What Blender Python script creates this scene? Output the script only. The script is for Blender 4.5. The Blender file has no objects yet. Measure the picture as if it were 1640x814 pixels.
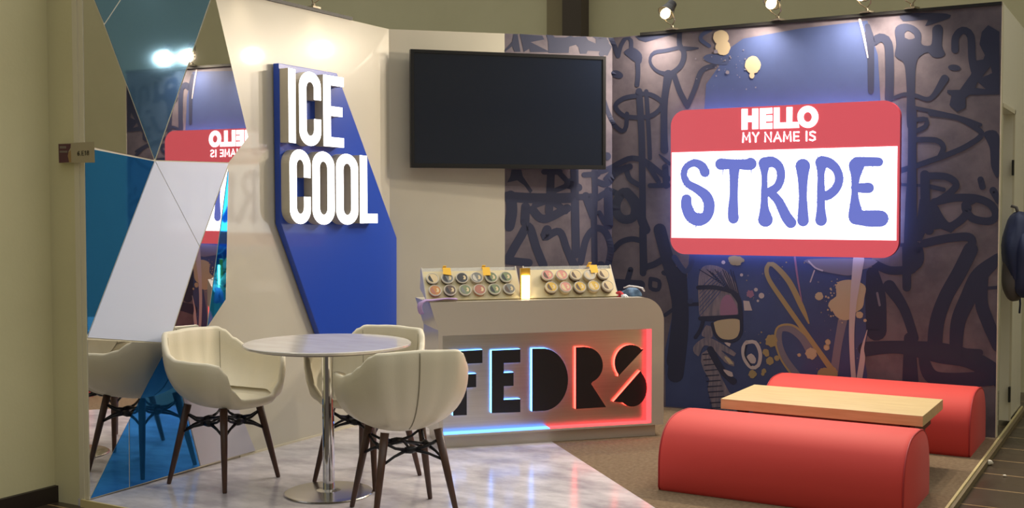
import bpy, bmesh, math, random
from mathutils import Vector, Matrix
from mathutils.geometry import tessellate_polygon

# ------------------------------------------------------------------ camera
W_PX, H_PX = 1640, 814
FOCAL, YAW, PITCH, ROLL, CAM_H = 1809.0, 0.527, 0.0392, -0.0013, 1.40
scene = bpy.context.scene
col = scene.collection
fwd = Vector((-math.sin(YAW)*math.cos(PITCH), math.cos(YAW)*math.cos(PITCH), -math.sin(PITCH)))
right0 = Vector((math.cos(YAW), math.sin(YAW), 0))
down0 = fwd.cross(right0)
cr, sr = math.cos(ROLL), math.sin(ROLL)
cam_right = cr*right0 - sr*down0
cam_down = sr*right0 + cr*down0
EYE = Vector((0, 0, CAM_H))
cam_data = bpy.data.cameras.new('camera')
cam_data.sensor_fit = 'HORIZONTAL'
cam_data.sensor_width = 36.0
cam_data.lens = 36.0*FOCAL/W_PX
cam_data.clip_end = 100
cam = bpy.data.objects.new('camera', cam_data)
cam.matrix_world = Matrix((
    (cam_right.x, -cam_down.x, -fwd.x, EYE.x),
    (cam_right.y, -cam_down.y, -fwd.y, EYE.y),
    (cam_right.z, -cam_down.z, -fwd.z, EYE.z),
    (0, 0, 0, 1)))
col.objects.link(cam)
scene.camera = cam

# ------------------------------------------------------------------ view, world, light levels
scene.view_settings.view_transform = 'Standard'
scene.view_settings.look = 'None'
scene.view_settings.gamma = 1.0
scene.view_settings.use_curve_mapping = False
scene.view_settings.exposure = 0.0
WORLD_COLOR, WORLD_STRENGTH = (1.0, 0.98, 0.92), 2.15
WORLD_LOW = 0.17
WORLD_FRONT = 0.32
MURAL_LAMP_W = 74.0
LEFT_LAMP_W = 5.0
LAMP_COLOR = (1.0, 0.85, 0.66)
SIGN_WHITE = 2.2
wd = bpy.data.worlds.new('hall_ambience')
scene.world = wd
wd.use_nodes = True
_n = wd.node_tree; _bg = _n.nodes['Background']
_bg.inputs[1].default_value = WORLD_STRENGTH
_tc = _n.nodes.new('ShaderNodeTexCoord'); _sx = _n.nodes.new('ShaderNodeSeparateXYZ'); _rp = _n.nodes.new('ShaderNodeValToRGB')
_n.links.new(_tc.outputs['Generated'], _sx.inputs[0]); _n.links.new(_sx.outputs['Z'], _rp.inputs[0])
_e = _rp.color_ramp.elements                      # the hall: dim around the horizon, its ceiling lights overhead
_e[0].position = .22; _e[0].color = (*[c*WORLD_LOW for c in WORLD_COLOR], 1)
_e[1].position = .95; _e[1].color = (*WORLD_COLOR, 1)
_mr = _n.nodes.new('ShaderNodeMapRange'); _mm = _n.nodes.new('ShaderNodeMath'); _mm.operation = 'MULTIPLY'
_mr.inputs['From Min'].default_value = -.7; _mr.inputs['From Max'].default_value = .5      # world dimmed on the camera side to keep the bench fronts dark
_mr.inputs['To Min'].default_value = WORLD_FRONT; _mr.inputs['To Max'].default_value = 1.0
_n.links.new(_sx.outputs['Y'], _mr.inputs['Value']); _n.links.new(_mr.outputs[0], _mm.inputs[0]); _mm.inputs[1].default_value = WORLD_STRENGTH
_n.links.new(_mm.outputs[0], _bg.inputs[1])
_n.links.new(_rp.outputs[0], _bg.inputs[0])

# ------------------------------------------------------------------ measuring: a photo point seen on a real plane
def ray(x, y):
    return fwd + cam_right*((x-W_PX/2)/FOCAL) + cam_down*((y-H_PX/2)/FOCAL)
def on_z(x, y, z=0.0):
    d = ray(x, y); return EYE + d*((z-CAM_H)/d.z)
def on_x(x, y, X):
    d = ray(x, y); return EYE + d*(X/d.x)
def on_y(x, y, Y):
    d = ray(x, y); return EYE + d*(Y/d.y)
def on_plane(x, y, p, n):
    d = ray(x, y); return EYE + d*((p-EYE).dot(n)/d.dot(n))

# ------------------------------------------------------------------ materials
def S(r, g, b):                       # sRGB 0-255 to linear
    f = lambda c: (c/255/12.92) if c/255 <= .04045 else ((c/255+.055)/1.055)**2.4
    return (f(r), f(g), f(b), 1)
MATS = {}
def mat(name, color, rough=.5, metal=0, spec=.5, coat=0, coat_rough=.05, emit=None, strength=0, trans=0, noise=None, bump=None, alpha=1, sheen=0):
    """noise: (scale, second colour, contrast lo, hi, stretch); bump: (scale, strength)"""
    m = bpy.data.materials.new(name); m.use_nodes = True
    nt = m.node_tree; b = nt.nodes['Principled BSDF']
    b.inputs['Base Color'].default_value = color
    b.inputs['Roughness'].default_value = rough
    b.inputs['Metallic'].default_value = metal
    b.inputs['Specular IOR Level'].default_value = spec
    b.inputs['Coat Weight'].default_value = coat
    b.inputs['Coat Roughness'].default_value = coat_rough
    b.inputs['Transmission Weight'].default_value = trans
    b.inputs['Alpha'].default_value = alpha
    b.inputs['Sheen Weight'].default_value = sheen
    if emit:
        b.inputs['Emission Color'].default_value = emit
        b.inputs['Emission Strength'].default_value = strength
    if noise or bump:
        tc = nt.nodes.new('ShaderNodeTexCoord')
    if noise:
        sc_, c2, lo, hi, st = noise
        mp = nt.nodes.new('ShaderNodeMapping'); mp.inputs['Scale'].default_value = st
        nt.links.new(tc.outputs['Object'], mp.inputs['Vector'])
        nz = nt.nodes.new('ShaderNodeTexNoise'); nz.inputs['Scale'].default_value = sc_
        nz.inputs['Detail'].default_value = 6; nz.inputs['Roughness'].default_value = .6
        nt.links.new(mp.outputs[0], nz.inputs['Vector'])
        rp = nt.nodes.new('ShaderNodeValToRGB')
        rp.color_ramp.elements[0].position = lo; rp.color_ramp.elements[0].color = color
        rp.color_ramp.elements[1].position = hi; rp.color_ramp.elements[1].color = c2
        nt.links.new(nz.outputs['Fac'], rp.inputs[0])
        nt.links.new(rp.outputs[0], b.inputs['Base Color'])
    if bump:
        nb = nt.nodes.new('ShaderNodeTexNoise'); nb.inputs['Scale'].default_value = bump[0]
        nb.inputs['Detail'].default_value = 4
        nt.links.new(tc.outputs['Object'], nb.inputs['Vector'])
        bp_ = nt.nodes.new('ShaderNodeBump'); bp_.inputs['Strength'].default_value = bump[1]
        bp_.inputs['Distance'].default_value = .004
        nt.links.new(nb.outputs['Fac'], bp_.inputs['Height'])
        nt.links.new(bp_.outputs[0], b.inputs['Normal'])
    MATS[name] = m
    return m

M = MATS
mat('white_laminate', S(205, 200, 184), rough=.32, coat=1.0, coat_rough=.05, noise=(.8, S(198, 192, 176), .35, .7, (1, 1, 1)))
mat('white_matt', S(205, 200, 184), rough=.5, noise=(.7, S(196, 190, 174), .35, .7, (1, 1, 1)))
mat('white_edge', S(222, 214, 190), rough=.4)
mat('khaki', S(220, 213, 172), rough=.85, noise=(1.3, S(212, 205, 164), .35, .7, (1, 1, 1)), bump=(60, .15))
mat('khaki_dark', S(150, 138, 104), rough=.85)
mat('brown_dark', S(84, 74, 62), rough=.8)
mat('skirting', S(40, 30, 26), rough=.5)
mat('mirror', (.80, .79, .77, 1), rough=.012, metal=1)
mat('mirror_blue', (.045, .31, .82, 1), rough=.03, metal=.8)
mat('mirror_teal', (.18, .36, .56, 1), rough=.035, metal=.8)
mat('mirror_cyan', (.03, .45, .95, 1), rough=.03, metal=1)
mat('panel_white', S(224, 232, 255), rough=.22, coat=.3)
mat('panel_white_shaded', S(188, 186, 198), rough=.25, coat=.3)  # the satin white panel again, with its shade mixed into the colour
mat('mural_concrete', S(110, 102, 112), rough=.6, spec=.3, coat=.12, coat_rough=.12, noise=(5.5, S(88, 82, 94), .38, .66, (1, 1, 1)))
mat('mural_ink', S(48, 53, 78), rough=.6, spec=.3, coat=.12, coat_rough=.12)
mat('mural_navy', S(68, 82, 128), rough=.55, spec=.3, coat=.15, coat_rough=.12, noise=(1.6, S(56, 68, 108), .35, .7, (1, 1, 1)))
mat('mural_mid', S(62, 72, 108), rough=.6, spec=.3, coat=.12, coat_rough=.12)
mat('mural_cream', S(182, 166, 140), rough=.6, spec=.3)
mat('mural_ochre', S(160, 142, 104), rough=.6, spec=.3)
mat('mural_pale', S(188, 176, 178), rough=.6, spec=.3)
mat('mural_ghost', S(120, 116, 132), rough=.6, spec=.3)
mat('mural_skin', S(134, 124, 134), rough=.6, spec=.3, noise=(7, S(108, 104, 122), .4, .6, (9, 9, 1.2)))
mat('mural_pink', S(150, 112, 140), rough=.6, spec=.3)
mat('sign_red', S(190, 60, 70), rough=.35, coat=.3, emit=S(222, 96, 108), strength=.62)
mat('sign_red_side', S(170, 40, 50), rough=.35)
mat('sign_lit', (1, 1, 1, 1), rough=.4, emit=(.96, .97, 1, 1), strength=SIGN_WHITE)
mat('sign_spray', S(60, 70, 150), rough=.5, emit=S(110, 122, 205), strength=.85)
mat('glare_glow', (1, 1, 1, 1), emit=(.36, .50, 1, 1), strength=14)
mat('blue_plate', S(38, 76, 184), rough=.28, coat=.25)
mat('letter_lit', (1, 1, 1, 1), rough=.4, emit=(.97, .98, 1, 1), strength=3.0)
mat('letter_side', S(196, 188, 170), rough=.45)
mat('tv_plastic', S(19, 20, 26), rough=.35)
mat('tv_screen', S(20, 27, 44), rough=.12, spec=.5)
mat('counter_white', S(196, 188, 174), rough=.3, coat=.3)
mat('steel', (.62, .60, .57, 1), rough=.30, metal=1, noise=(3, (.55, .53, .50, 1), .3, .7, (1, 1, 40)))
mat('letter_black', S(20, 21, 26), rough=.5)
mat('neon_blue', S(60, 120, 255), emit=(.10, .34, 1, 1), strength=9)
mat('neon_red', S(255, 60, 50), emit=(1, .06, .04, 1), strength=8)
mat('led_blue', S(60, 120, 255), emit=(.15, .38, 1, 1), strength=2.2)
mat('led_red', S(255, 60, 50), emit=(.8, .11, .12, 1), strength=1.3)
mat('tray_board', S(214, 200, 160), rough=.45)
mat('acrylic', (.80, .82, .78, 1), rough=.03, alpha=.22)
mat('tube_lit', (1, 1, 1, 1), emit=(1, .80, .42, 1), strength=16)
mat('gold', S(214, 170, 70), rough=.35, metal=.3)
mat('note_yellow', S(240, 190, 60), rough=.7)
mat('tin_white', S(196, 190, 176), rough=.3)
mat('tin_dark', S(46, 42, 44), rough=.35)
for nm, c in dict(tin_green=(120, 132, 96), tin_orange=(186, 128, 70), tin_black=(52, 54, 56), tin_grey=(120, 122, 120), tin_rose=(168, 110, 92), tin_cream=(212, 192, 150), tin_pink=(206, 140, 128), tin_yellow=(206, 170, 70), tin_brown=(96, 78, 66)).items():
    mat(nm, S(*c), rough=.3)
mat('cloth_lilac', S(176, 150, 196), rough=.9, bump=(90, .4))
mat('cloth_blue', S(96, 124, 156), rough=.9, bump=(90, .4))
mat('cloth_white', S(214, 216, 222), rough=.9, bump=(90, .4))
mat('cloth_red', S(182, 50, 58), rough=.9, bump=(90, .4))
mat('leather', S(228, 219, 194), rough=.42, coat=.08, bump=(180, .12))
mat('leather_seam', S(150, 142, 120), rough=.5)
mat('walnut', S(84, 56, 44), rough=.4, noise=(9, S(62, 42, 34), .35, .7, (6, 6, 1)))
mat('black_steel', S(22, 23, 30), rough=.4, metal=.3)
mat('table_white', S(222, 216, 208), rough=.16, coat=.3, noise=(5, S(206, 198, 192), .4, .7, (1, 3, 1)))
mat('table_edge', S(92, 84, 72), rough=.5)
mat('chrome', (.72, .72, .74, 1), rough=.07, metal=1)
mat('brushed', (.56, .53, .47, 1), rough=.24, metal=1)
mat('red_fabric', S(212, 64, 58), rough=.7, sheen=.06, bump=(300, .08))
mat('red_piping', S(170, 44, 48), rough=.6)
mat('light_wood', S(222, 198, 150), rough=.4, noise=(4, S(206, 178, 128), .35, .7, (1, 9, 9)))
mat('dark_wood', S(96, 74, 70), rough=.5)
mat('marble_floor', S(228, 223, 227), rough=.17, spec=.5, noise=(2.6, S(172, 166, 174), .36, .66, (1.3, 2.2, 1)))
mat('carpet', S(132, 114, 92), rough=.97, spec=.1, noise=(46, S(112, 95, 76), .35, .65, (1, 1, 1)), bump=(240, .5))
mat('edge_trim', S(206, 190, 140), rough=.45)
mat('edge_side', S(120, 106, 78), rough=.6)
mat('black_metal', S(30, 29, 31), rough=.45)
mat('lamp_shell', S(44, 42, 42), rough=.45)
mat('lamp_steel', S(150, 142, 128), rough=.3, metal=.8)
mat('bulb', (1, 1, 1, 1), emit=(1, .74, .36, 1), strength=9)
mat('plate_beige', S(172, 160, 132), rough=.55)
mat('plate_maroon', S(88, 48, 58), rough=.55)
mat('plate_tan', S(160, 128, 82), rough=.55)
mat('plate_ink', S(58, 52, 44), rough=.6)
mat('plate_grey', S(124, 112, 104), rough=.6)
mat('navy_nylon', S(48, 58, 98), rough=.55, bump=(14, .5))
mat('grey_lining', S(110, 104, 104), rough=.8)
mat('paper', S(230, 222, 204), rough=.9)
mat('door_white', S(236, 231, 214), rough=.4)

def hall_floor_material():
    m = bpy.data.materials.new('hall_floor'); m.use_nodes = True
    nt = m.node_tree; b = nt.nodes['Principled BSDF']
    tc = nt.nodes.new('ShaderNodeTexCoord')
    br = nt.nodes.new('ShaderNodeTexBrick')
    br.inputs['Color1'].default_value = S(70, 58, 46); br.inputs['Color2'].default_value = S(60, 50, 40)
    br.inputs['Mortar'].default_value = S(150, 124, 88)
    br.inputs['Scale'].default_value = 1.0
    br.inputs['Mortar Size'].default_value = .007
    br.inputs['Brick Width'].default_value = 6.0; br.inputs['Row Height'].default_value = .372
    mp = nt.nodes.new('ShaderNodeMapping'); mp.inputs['Location'].default_value = (.2, -.232, 0)
    nt.links.new(tc.outputs['Object'], mp.inputs['Vector'])
    nt.links.new(mp.outputs[0], br.inputs['Vector'])
    nt.links.new(br.outputs['Color'], b.inputs['Base Color'])
    nz = nt.nodes.new('ShaderNodeTexNoise'); nz.inputs['Scale'].default_value = 5
    nt.links.new(tc.outputs['Object'], nz.inputs['Vector'])
    mr = nt.nodes.new('ShaderNodeMapRange'); mr.inputs[3].default_value = .18; mr.inputs[4].default_value = .5
    nt.links.new(nz.outputs['Fac'], mr.inputs[0]); nt.links.new(mr.outputs[0], b.inputs['Roughness'])
    MATS['hall_floor'] = m
hall_floor_material()

# ------------------------------------------------------------------ mesh builder
class MB:
    def __init__(self): self.v = []; self.f = []; self.m = []; self.mi = 0
    def add(self, vs, fs, mi=None):
        o = len(self.v); self.v += [Vector(p) for p in vs]
        k = self.mi if mi is None else mi
        for f in fs: self.f.append(tuple(o+i for i in f)); self.m.append(k)
        return self
    def box(self, lo, hi, mi=None):
        x0, y0, z0 = lo; x1, y1, z1 = hi
        self.add([(x0,y0,z0),(x1,y0,z0),(x1,y1,z0),(x0,y1,z0),(x0,y0,z1),(x1,y0,z1),(x1,y1,z1),(x0,y1,z1)],
                 [(0,3,2,1),(4,5,6,7),(0,1,5,4),(1,2,6,5),(2,3,7,6),(3,0,4,7)], mi); return self
    def frame_box(self, o, a, b, c, mi=None):      # box from corner o along vectors a, b, c
        o, a, b, c = map(Vector, (o, a, b, c))
        p = [o, o+a, o+a+b, o+b, o+c, o+a+c, o+a+b+c, o+b+c]
        self.add(p, [(0,3,2,1),(4,5,6,7),(0,1,5,4),(1,2,6,5),(2,3,7,6),(3,0,4,7)], mi); return self
    def prism(self, loops, to3, depth, mi_face=0, mi_side=None, back=True):
        """loops: outer + holes in 2D; to3(u, v, d): 3D point at depth d (0 = back, depth = front)"""
        if mi_side is None: mi_side = mi_face
        flat = [p for l in loops for p in l]
        tri = tessellate_polygon([[Vector((p[0], p[1], 0)) for p in l] for l in loops])
        front = [to3(p[0], p[1], depth) for p in flat]; bk = [to3(p[0], p[1], 0) for p in flat]
        self.add(front, [tuple(t) for t in tri], mi_face)
        if back: self.add(bk, [tuple(reversed(t)) for t in tri], mi_side)
        for l in loops:
            n = len(l)
            self.add([to3(p[0], p[1], 0) for p in l]+[to3(p[0], p[1], depth) for p in l],
                     [(i, (i+1) % n, n+(i+1) % n, n+i) for i in range(n)], mi_side)
        return self
    def tube(self, pts, rad, seg=10, mi=None, caps=True, squash=None):
        pts = [Vector(p) for p in pts]; n = len(pts)
        rad = rad if isinstance(rad, (list, tuple)) else [rad]*n
        vs = []; up = None
        for i, p in enumerate(pts):
            t = (pts[min(i+1, n-1)]-pts[max(i-1, 0)]).normalized()
            if up is None:
                up = Vector((0, 0, 1)) if abs(t.z) < .9 else Vector((1, 0, 0))
            a = (up-t*up.dot(t)).normalized(); bvec = t.cross(a); up = a
            for k in range(seg):
                q = 2*math.pi*k/seg
                vs.append(p+a*(math.cos(q)*rad[i]*(squash or 1))+bvec*(math.sin(q)*rad[i]))
        fs = [(i*seg+k, i*seg+(k+1) % seg, (i+1)*seg+(k+1) % seg, (i+1)*seg+k) for i in range(n-1) for k in range(seg)]
        if caps: fs += [tuple(reversed(range(seg))), tuple(range((n-1)*seg, n*seg))]
        self.add(vs, fs, mi); return self
    def lathe(self, prof, c=(0, 0, 0), seg=48, mi=None, axis=None):
        """prof: list of (r, z) around c, along z or a given axis"""
        c = Vector(c)
        if axis is None: ax, ay, az = Vector((1,0,0)), Vector((0,1,0)), Vector((0,0,1))
        else:
            az = Vector(axis).normalized(); ax = az.orthogonal().normalized(); ay = az.cross(ax)
        vs = []; n = len(prof)
        for r, z in prof:
            for k in range(seg):
                q = 2*math.pi*k/seg
                vs.append(c+ax*(r*math.cos(q))+ay*(r*math.sin(q))+az*z)
        fs = [(i*seg+k, i*seg+(k+1) % seg, (i+1)*seg+(k+1) % seg, (i+1)*seg+k) for i in range(n-1) for k in range(seg)]
        fs += [tuple(reversed(range(seg))), tuple(range((n-1)*seg, n*seg))]
        self.add(vs, fs, mi); return self
    def build(self, name, mats, parent=None, smooth=False, bevel=0, subsurf=0, origin='auto', world=False, weld=False):
        mats = mats if isinstance(mats, (list, tuple)) else [mats]
        off = Vector((0, 0, 0))
        if parent is None and origin == 'auto':
            xs = [p.x for p in self.v]; ys = [p.y for p in self.v]; zs = [p.z for p in self.v]
            off = Vector(((min(xs)+max(xs))/2, (min(ys)+max(ys))/2, min(zs)))
        elif parent is not None and world:
            off = Vector(parent.location)
        me = bpy.data.meshes.new(name)
        me.from_pydata([p-off for p in self.v], [], self.f)
        for m_ in mats: me.materials.append(MATS[m_] if isinstance(m_, str) else m_)
        for p, k in zip(me.polygons, self.m): p.material_index = k; p.use_smooth = smooth
        if weld or bevel or subsurf or smooth:
            bm = bmesh.new(); bm.from_mesh(me)
            bmesh.ops.remove_doubles(bm, verts=bm.verts, dist=1e-5)
            bmesh.ops.recalc_face_normals(bm, faces=bm.faces)
            bm.to_mesh(me); bm.free()
        me.update()
        o = bpy.data.objects.new(name, me); col.objects.link(o)
        if parent is None: o.location = off
        else: o.parent = parent
        if bevel:
            b = o.modifiers.new('bevel', 'BEVEL'); b.width = bevel; b.segments = 3; b.limit_method = 'ANGLE'; b.angle_limit = math.radians(35)
            b.harden_normals = False
            for p in me.polygons: p.use_smooth = True
            o.modifiers.new('wn', 'WEIGHTED_NORMAL').keep_sharp = True
        if subsurf:
            s = o.modifiers.new('subsurf', 'SUBSURF'); s.levels = subsurf; s.render_levels = subsurf
        return o

def tag(o, label, cat, group=None, kind=None):
    o['label'] = label; o['category'] = cat
    if group: o['group'] = group
    if kind: o['kind'] = kind
    return o
def struct(o):
    o['kind'] = 'structure'; return o
def thing(name, label, cat, loc=(0, 0, 0), rz=0, group=None):
    o = bpy.data.objects.new(name, None); o.empty_display_size = .1
    col.objects.link(o); o.location = loc; o.rotation_euler = (0, 0, rz)
    return tag(o, label, cat, group)
def copy_tree(o, parent=None):
    c = o.copy(); col.objects.link(c)
    if parent is not None: c.parent = parent
    for ch in list(o.children): copy_tree(ch, c)
    return c
def smooth_path(pts, step=5.0, closed=False):
    """Catmull-Rom through (x, y, width) points"""
    pts = [tuple(p) for p in pts]; n = len(pts); out = []
    rng = range(n if closed else n-1)
    for i in rng:
        if closed: p0, p1, p2, p3 = (pts[(i+k-1) % n] for k in range(4))
        else: p0, p1, p2, p3 = pts[max(i-1, 0)], pts[i], pts[i+1], pts[min(i+2, n-1)]
        L = math.hypot(p2[0]-p1[0], p2[1]-p1[1]); k = max(1, int(L/step))
        for j in range(k):
            t = j/k
            out.append(tuple(.5*((2*b)+(-a+c)*t+(2*a-5*b+4*c-d)*t*t+(-a+3*b-3*c+d)*t**3) for a, b, c, d in zip(p0, p1, p2, p3)))
    if not closed: out.append(pts[-1])
    return out
def ribbon(mb, pts, put, mi, step=5.0, caps=True, smooth=True, closed=False):
    """a brush stroke: pts (x, y, width) -> flat quads with round ends, placed by put(x, y)"""
    p = smooth_path(pts, step, closed) if smooth else [tuple(q) for q in pts]
    n = len(p); vs = []
    for i in range(n):
        if closed: a, b = p[i-1], p[(i+1) % n]
        else: a, b = p[max(i-1, 0)], p[min(i+1, n-1)]
        dx, dy = b[0]-a[0], b[1]-a[1]; L = math.hypot(dx, dy) or 1
        nx, ny = -dy/L*p[i][2]/2, dx/L*p[i][2]/2
        vs += [put(p[i][0]+nx, p[i][1]+ny), put(p[i][0]-nx, p[i][1]-ny)]
    r = range(n if closed else n-1)
    mb.add(vs, [(2*i, 2*i+1, (2*i+3) % (2*n), (2*i+2) % (2*n)) for i in r], mi)
    if caps and not closed:
        for e in (p[0], p[-1]): disc(mb, e[0], e[1], e[2]/2, put, mi, 14)
def disc(mb, x, y, r, put, mi, seg=20, ry=None, rot=0, jag=0, rnd=None):
    vs = [put(x, y)]
    for k in range(seg):
        q = 2*math.pi*k/seg; rr = 1+(rnd.uniform(-jag, jag) if jag else 0)
        ux, uy = r*rr*math.cos(q), (ry or r)*rr*math.sin(q)
        vs.append(put(x+ux*math.cos(rot)-uy*math.sin(rot), y+ux*math.sin(rot)+uy*math.cos(rot)))
    mb.add(vs, [(0, 1+k, 1+(k+1) % seg) for k in range(seg)], mi)
def poly(mb, loops, put, mi, curve=False):
    if curve: loops = [[q[:2] for q in smooth_path([(a, b, 0) for a, b in l], 4.0, True)] for l in loops]
    flat = [q for l in loops for q in l]
    tri = tessellate_polygon([[Vector((q[0], q[1], 0)) for q in l] for l in loops])
    mb.add([put(*q) for q in flat], [tuple(t) for t in tri], mi)

# ================================================================== SETTING
XL = -4.527                       # left wall face (at LW0); the wall turns out a touch towards its far end
LW0 = Vector((XL, 4.69, 0)); LWD = .010
LN = Vector((math.cos(LWD), math.sin(LWD), 0)); LT_ = Vector((-LN.y, LN.x, 0))
PWD = .030                        # the mirror mosaic stands on battens, thicker at its near end
PN = Vector((math.cos(PWD), math.sin(PWD), -.003)).normalized()
def on_w(x, y, off=0.0): return on_plane(x, y, LW0+LN*off, LN)
def w_yz(p): d = p-LW0; return (d.dot(LT_), p.z)          # point -> (along the wall, height)
def w3(u, v, off=0.0): return Vector((LW0.x, LW0.y, 0))+LT_*u+LN*off+Vector((0, 0, v))
YM = 7.42                         # graffiti wall face
WT = 2.61                         # wall height, left
CORNER_L = on_w(624, 300); CORNER_L.z = 0
CORNER_R = on_y(980, 350, YM); CORNER_R.z = 0
BN = (CORNER_R-CORNER_L).normalized(); BNORM = Vector((BN.y, -BN.x, 0))    # back wall direction and normal
ZR = on_y(1300, 29, YM).z         # height of the graffiti wall
XR = on_y(1600, 300, YM).x        # right end of graffiti wall
Y0 = 3.638                         # near end of the left wall

# --- floors
fb = MB(); fb.box((-7, -3, -.08), (7, 11, -.035))
struct(fb.build('floor', 'hall_floor', origin=None))
XE = -0.883
d0 = on_z(886, 709); d1 = on_z(1050, 814)
dd = (d1-d0).normalized()
pA = d0-dd*.5; pB = d0+dd*((XE-d0.x)/dd.x)
mb = MB()
mb.prism([[(XL-.03, Y0), (XE, Y0), (XE, pB.y), (d0.x, d0.y), (pA.x, pA.y), (CORNER_L.x+.0, CORNER_L.y+.02), (XL-.03, CORNER_L.y)]], lambda u, v, d: Vector((u, v, -.035+d)), .035)
struct(mb.build('floor_marble', 'marble_floor', origin=None))
mb = MB()
mb.prism([[(XE, pB.y), (XE, YM+.06), (CORNER_R.x, YM+.06), (CORNER_L.x, CORNER_L.y+.02), (pA.x, pA.y), (d0.x, d0.y)]], lambda u, v, d: Vector((u, v, -.035+d)), .035)
struct(mb.build('floor_carpet', 'carpet', origin=None))
mb = MB(); mb.box((XE, Y0, -.035), (XE+.012, 8.7, .004)); mb.box((XE+.012, Y0, -.035), (XE+.03, 8.7, -.004), 1)
struct(mb.build('trim_right', ['edge_trim', 'edge_side'], origin=None))
mb = MB(); mb.box((XL, Y0-.012, -.035), (XE+.03, Y0, .002))
struct(mb.build('trim_front', 'edge_trim', origin=None))

# --- left wall (white laminate) with its pale end strip
U0 = (Vector((XL, Y0, 0))-LW0).dot(LT_); U1 = (CORNER_L-LW0).dot(LT_)
mb = MB(); mb.frame_box(w3(U0+.012, 0, -.06), LT_*(U1-U0-.012), LN*.06, Vector((0, 0, WT)))
mb.frame_box(w3(U0, 0, -.03), LT_*.012, LN*.034, Vector((0, 0, WT)), 1)
mb.frame_box(w3(.02, 0, 0), LT_*(U1-.02), LN*.006, Vector((0, 0, .012)), 1)
struct(mb.build('wall_left', ['white_laminate', 'white_edge'], origin=None, weld=True))

# --- back wall: white part, then printed graffiti that runs on over the right wall
def wall_hit(x, y, off=0.0):
    d = ray(x, y)
    t1 = (CORNER_L-EYE).dot(BNORM)/d.dot(BNORM); t2 = YM/d.y
    if t1 < t2 or d.y <= 0: return EYE+d*t1+BNORM*off
    return EYE+d*t2+Vector((0, -off, 0))
GX = on_plane(808.5, 300, CORNER_L, BNORM); GX.z = 0
z_at = lambda s: WT+(ZR-.016-WT)*s
sG = (GX-CORNER_L).length/(CORNER_R-CORNER_L).length
bk = MB()
def wall_slab(mb, a, b, za, zb, thick, mi, n):
    a0, b0 = Vector((a.x, a.y, 0)), Vector((b.x, b.y, 0)); t = n*(-thick)
    p = [a0, b0, b0+t, a0+t, a0+Vector((0,0,za)), b0+Vector((0,0,zb)), b0+t+Vector((0,0,zb)), a0+t+Vector((0,0,za))]
    mb.add(p, [(0,3,2,1),(4,5,6,7),(0,1,5,4),(1,2,6,5),(2,3,7,6),(3,0,4,7)], mi)
wall_slab(bk, CORNER_L, GX, WT, z_at(sG), .06, 0, BNORM)
wall_slab(bk, GX, CORNER_R, z_at(sG), ZR-.016, .06, 1, BNORM)
mu = MB()
wall_slab(mu, CORNER_R, Vector((XR, YM, 0)), ZR-.016, ZR-.016, .06, 1, Vector((0, -1, 0)))
wall_slab(mu, Vector((XR, YM-.001, 0)), Vector((XR+.006, YM-.001, 0)), ZR, ZR, .06, 0, Vector((0, -1, 0)))
ex = on_y(1026, 49, YM).x
mu.box((ex, YM-.012, ZR-.02), (XR, YM+.05, ZR), 7)       # dark capping rail

# ---- the print. material slots: 1 concrete 2 ink 3 navy 4 cream 5 ochre 6 pale 7 black rail 8 ghost 9 skin 10 pink 11 mid
MUR = ['white_edge', 'mural_concrete', 'mural_ink', 'mural_navy', 'mural_cream', 'mural_ochre', 'mural_pale', 'black_metal', 'mural_ghost', 'mural_skin', 'mural_pink', 'mural_mid']
class Print:
    """collects printed shapes and sends each to the wall (back or right) its points lie on"""
    count = {}
    def __init__(self, layer):
        Print.count[layer] = Print.count.get(layer, 0)+1
        self.off = .0007*layer+5.0e-6*Print.count[layer]
    def put(self, x, y):
        self.off += 5.0e-8
        return wall_hit(x, y, self.off)
def crop(x0, y0, s): return lambda *pts: [((p[0]/s+x0, p[1]/s+y0)+((p[2]/s,) if len(p) > 2 else ())) for p in pts]
PRN = {2: MB(), 3: MB()}
PM = MB()                                   # everything printed; split per wall below
def stroke(cr_, pts, w=None, mi=2, layer=2, smooth=True, caps=True):
    P = Print(layer)
    pts = [(p if len(p) > 2 else (p[0], p[1], w)) for p in pts]
    ribbon(PM, cr_(*pts), P.put, mi, 4.0, caps, smooth)
def shape(cr_, loops, mi=2, layer=2, curve=True):
    P = Print(layer); poly(PM, [cr_(*l) for l in loops], P.put, mi, curve)
def spot(x, y, r, mi=4, layer=4, ry=None, rot=0, jag=0, seed=1):
    disc(PM, x, y, r, Print(layer).put, mi, 26, ry, rot, jag, random.Random(seed))
PX = crop(0, 0, 1)
M1 = crop(960, 40, 5.427); M2 = crop(960, 150, 5.427); M3 = crop(800, 260, 4.07); M4 = crop(1420, 20, 4.521)
M5 = crop(1420, 180, 3.39); M6 = crop(1380, 400, 3.391); M7 = crop(1050, 400, 3.129); M8 = crop(1240, 400, 3.878)
M9 = crop(800, 30, 5.467); M10 = crop(1040, 0, 2.733); M11 = crop(1040, 390, 3.131)

# navy figure area behind and under the sign
shape(PX, [[(1128, 175), (1131, 135), (1150, 108), (1162, 82), (1190, 62), (1280, 46), (1389, 33), (1397, 60), (1406, 88), (1410, 160), (1412, 300), (1400, 400), (1390, 440), (1393, 520), (1383, 566), (1389, 600), (1384, 676), (1300, 670), (1200, 660), (1066, 651), (1065, 560), (1078, 500), (1100, 450), (1104, 410), (1110, 300)]], mi=3, layer=1, curve=False)
shape(M10, [[(945, 85), (960, 85), (975, 150), (982, 250), (968, 255), (958, 180)]], mi=6, layer=4, curve=False) if False else None
stroke(PX, [(1377, 31, 4), (1383, 55, 4), (1390, 92, 2)], mi=6, layer=4)

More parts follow.
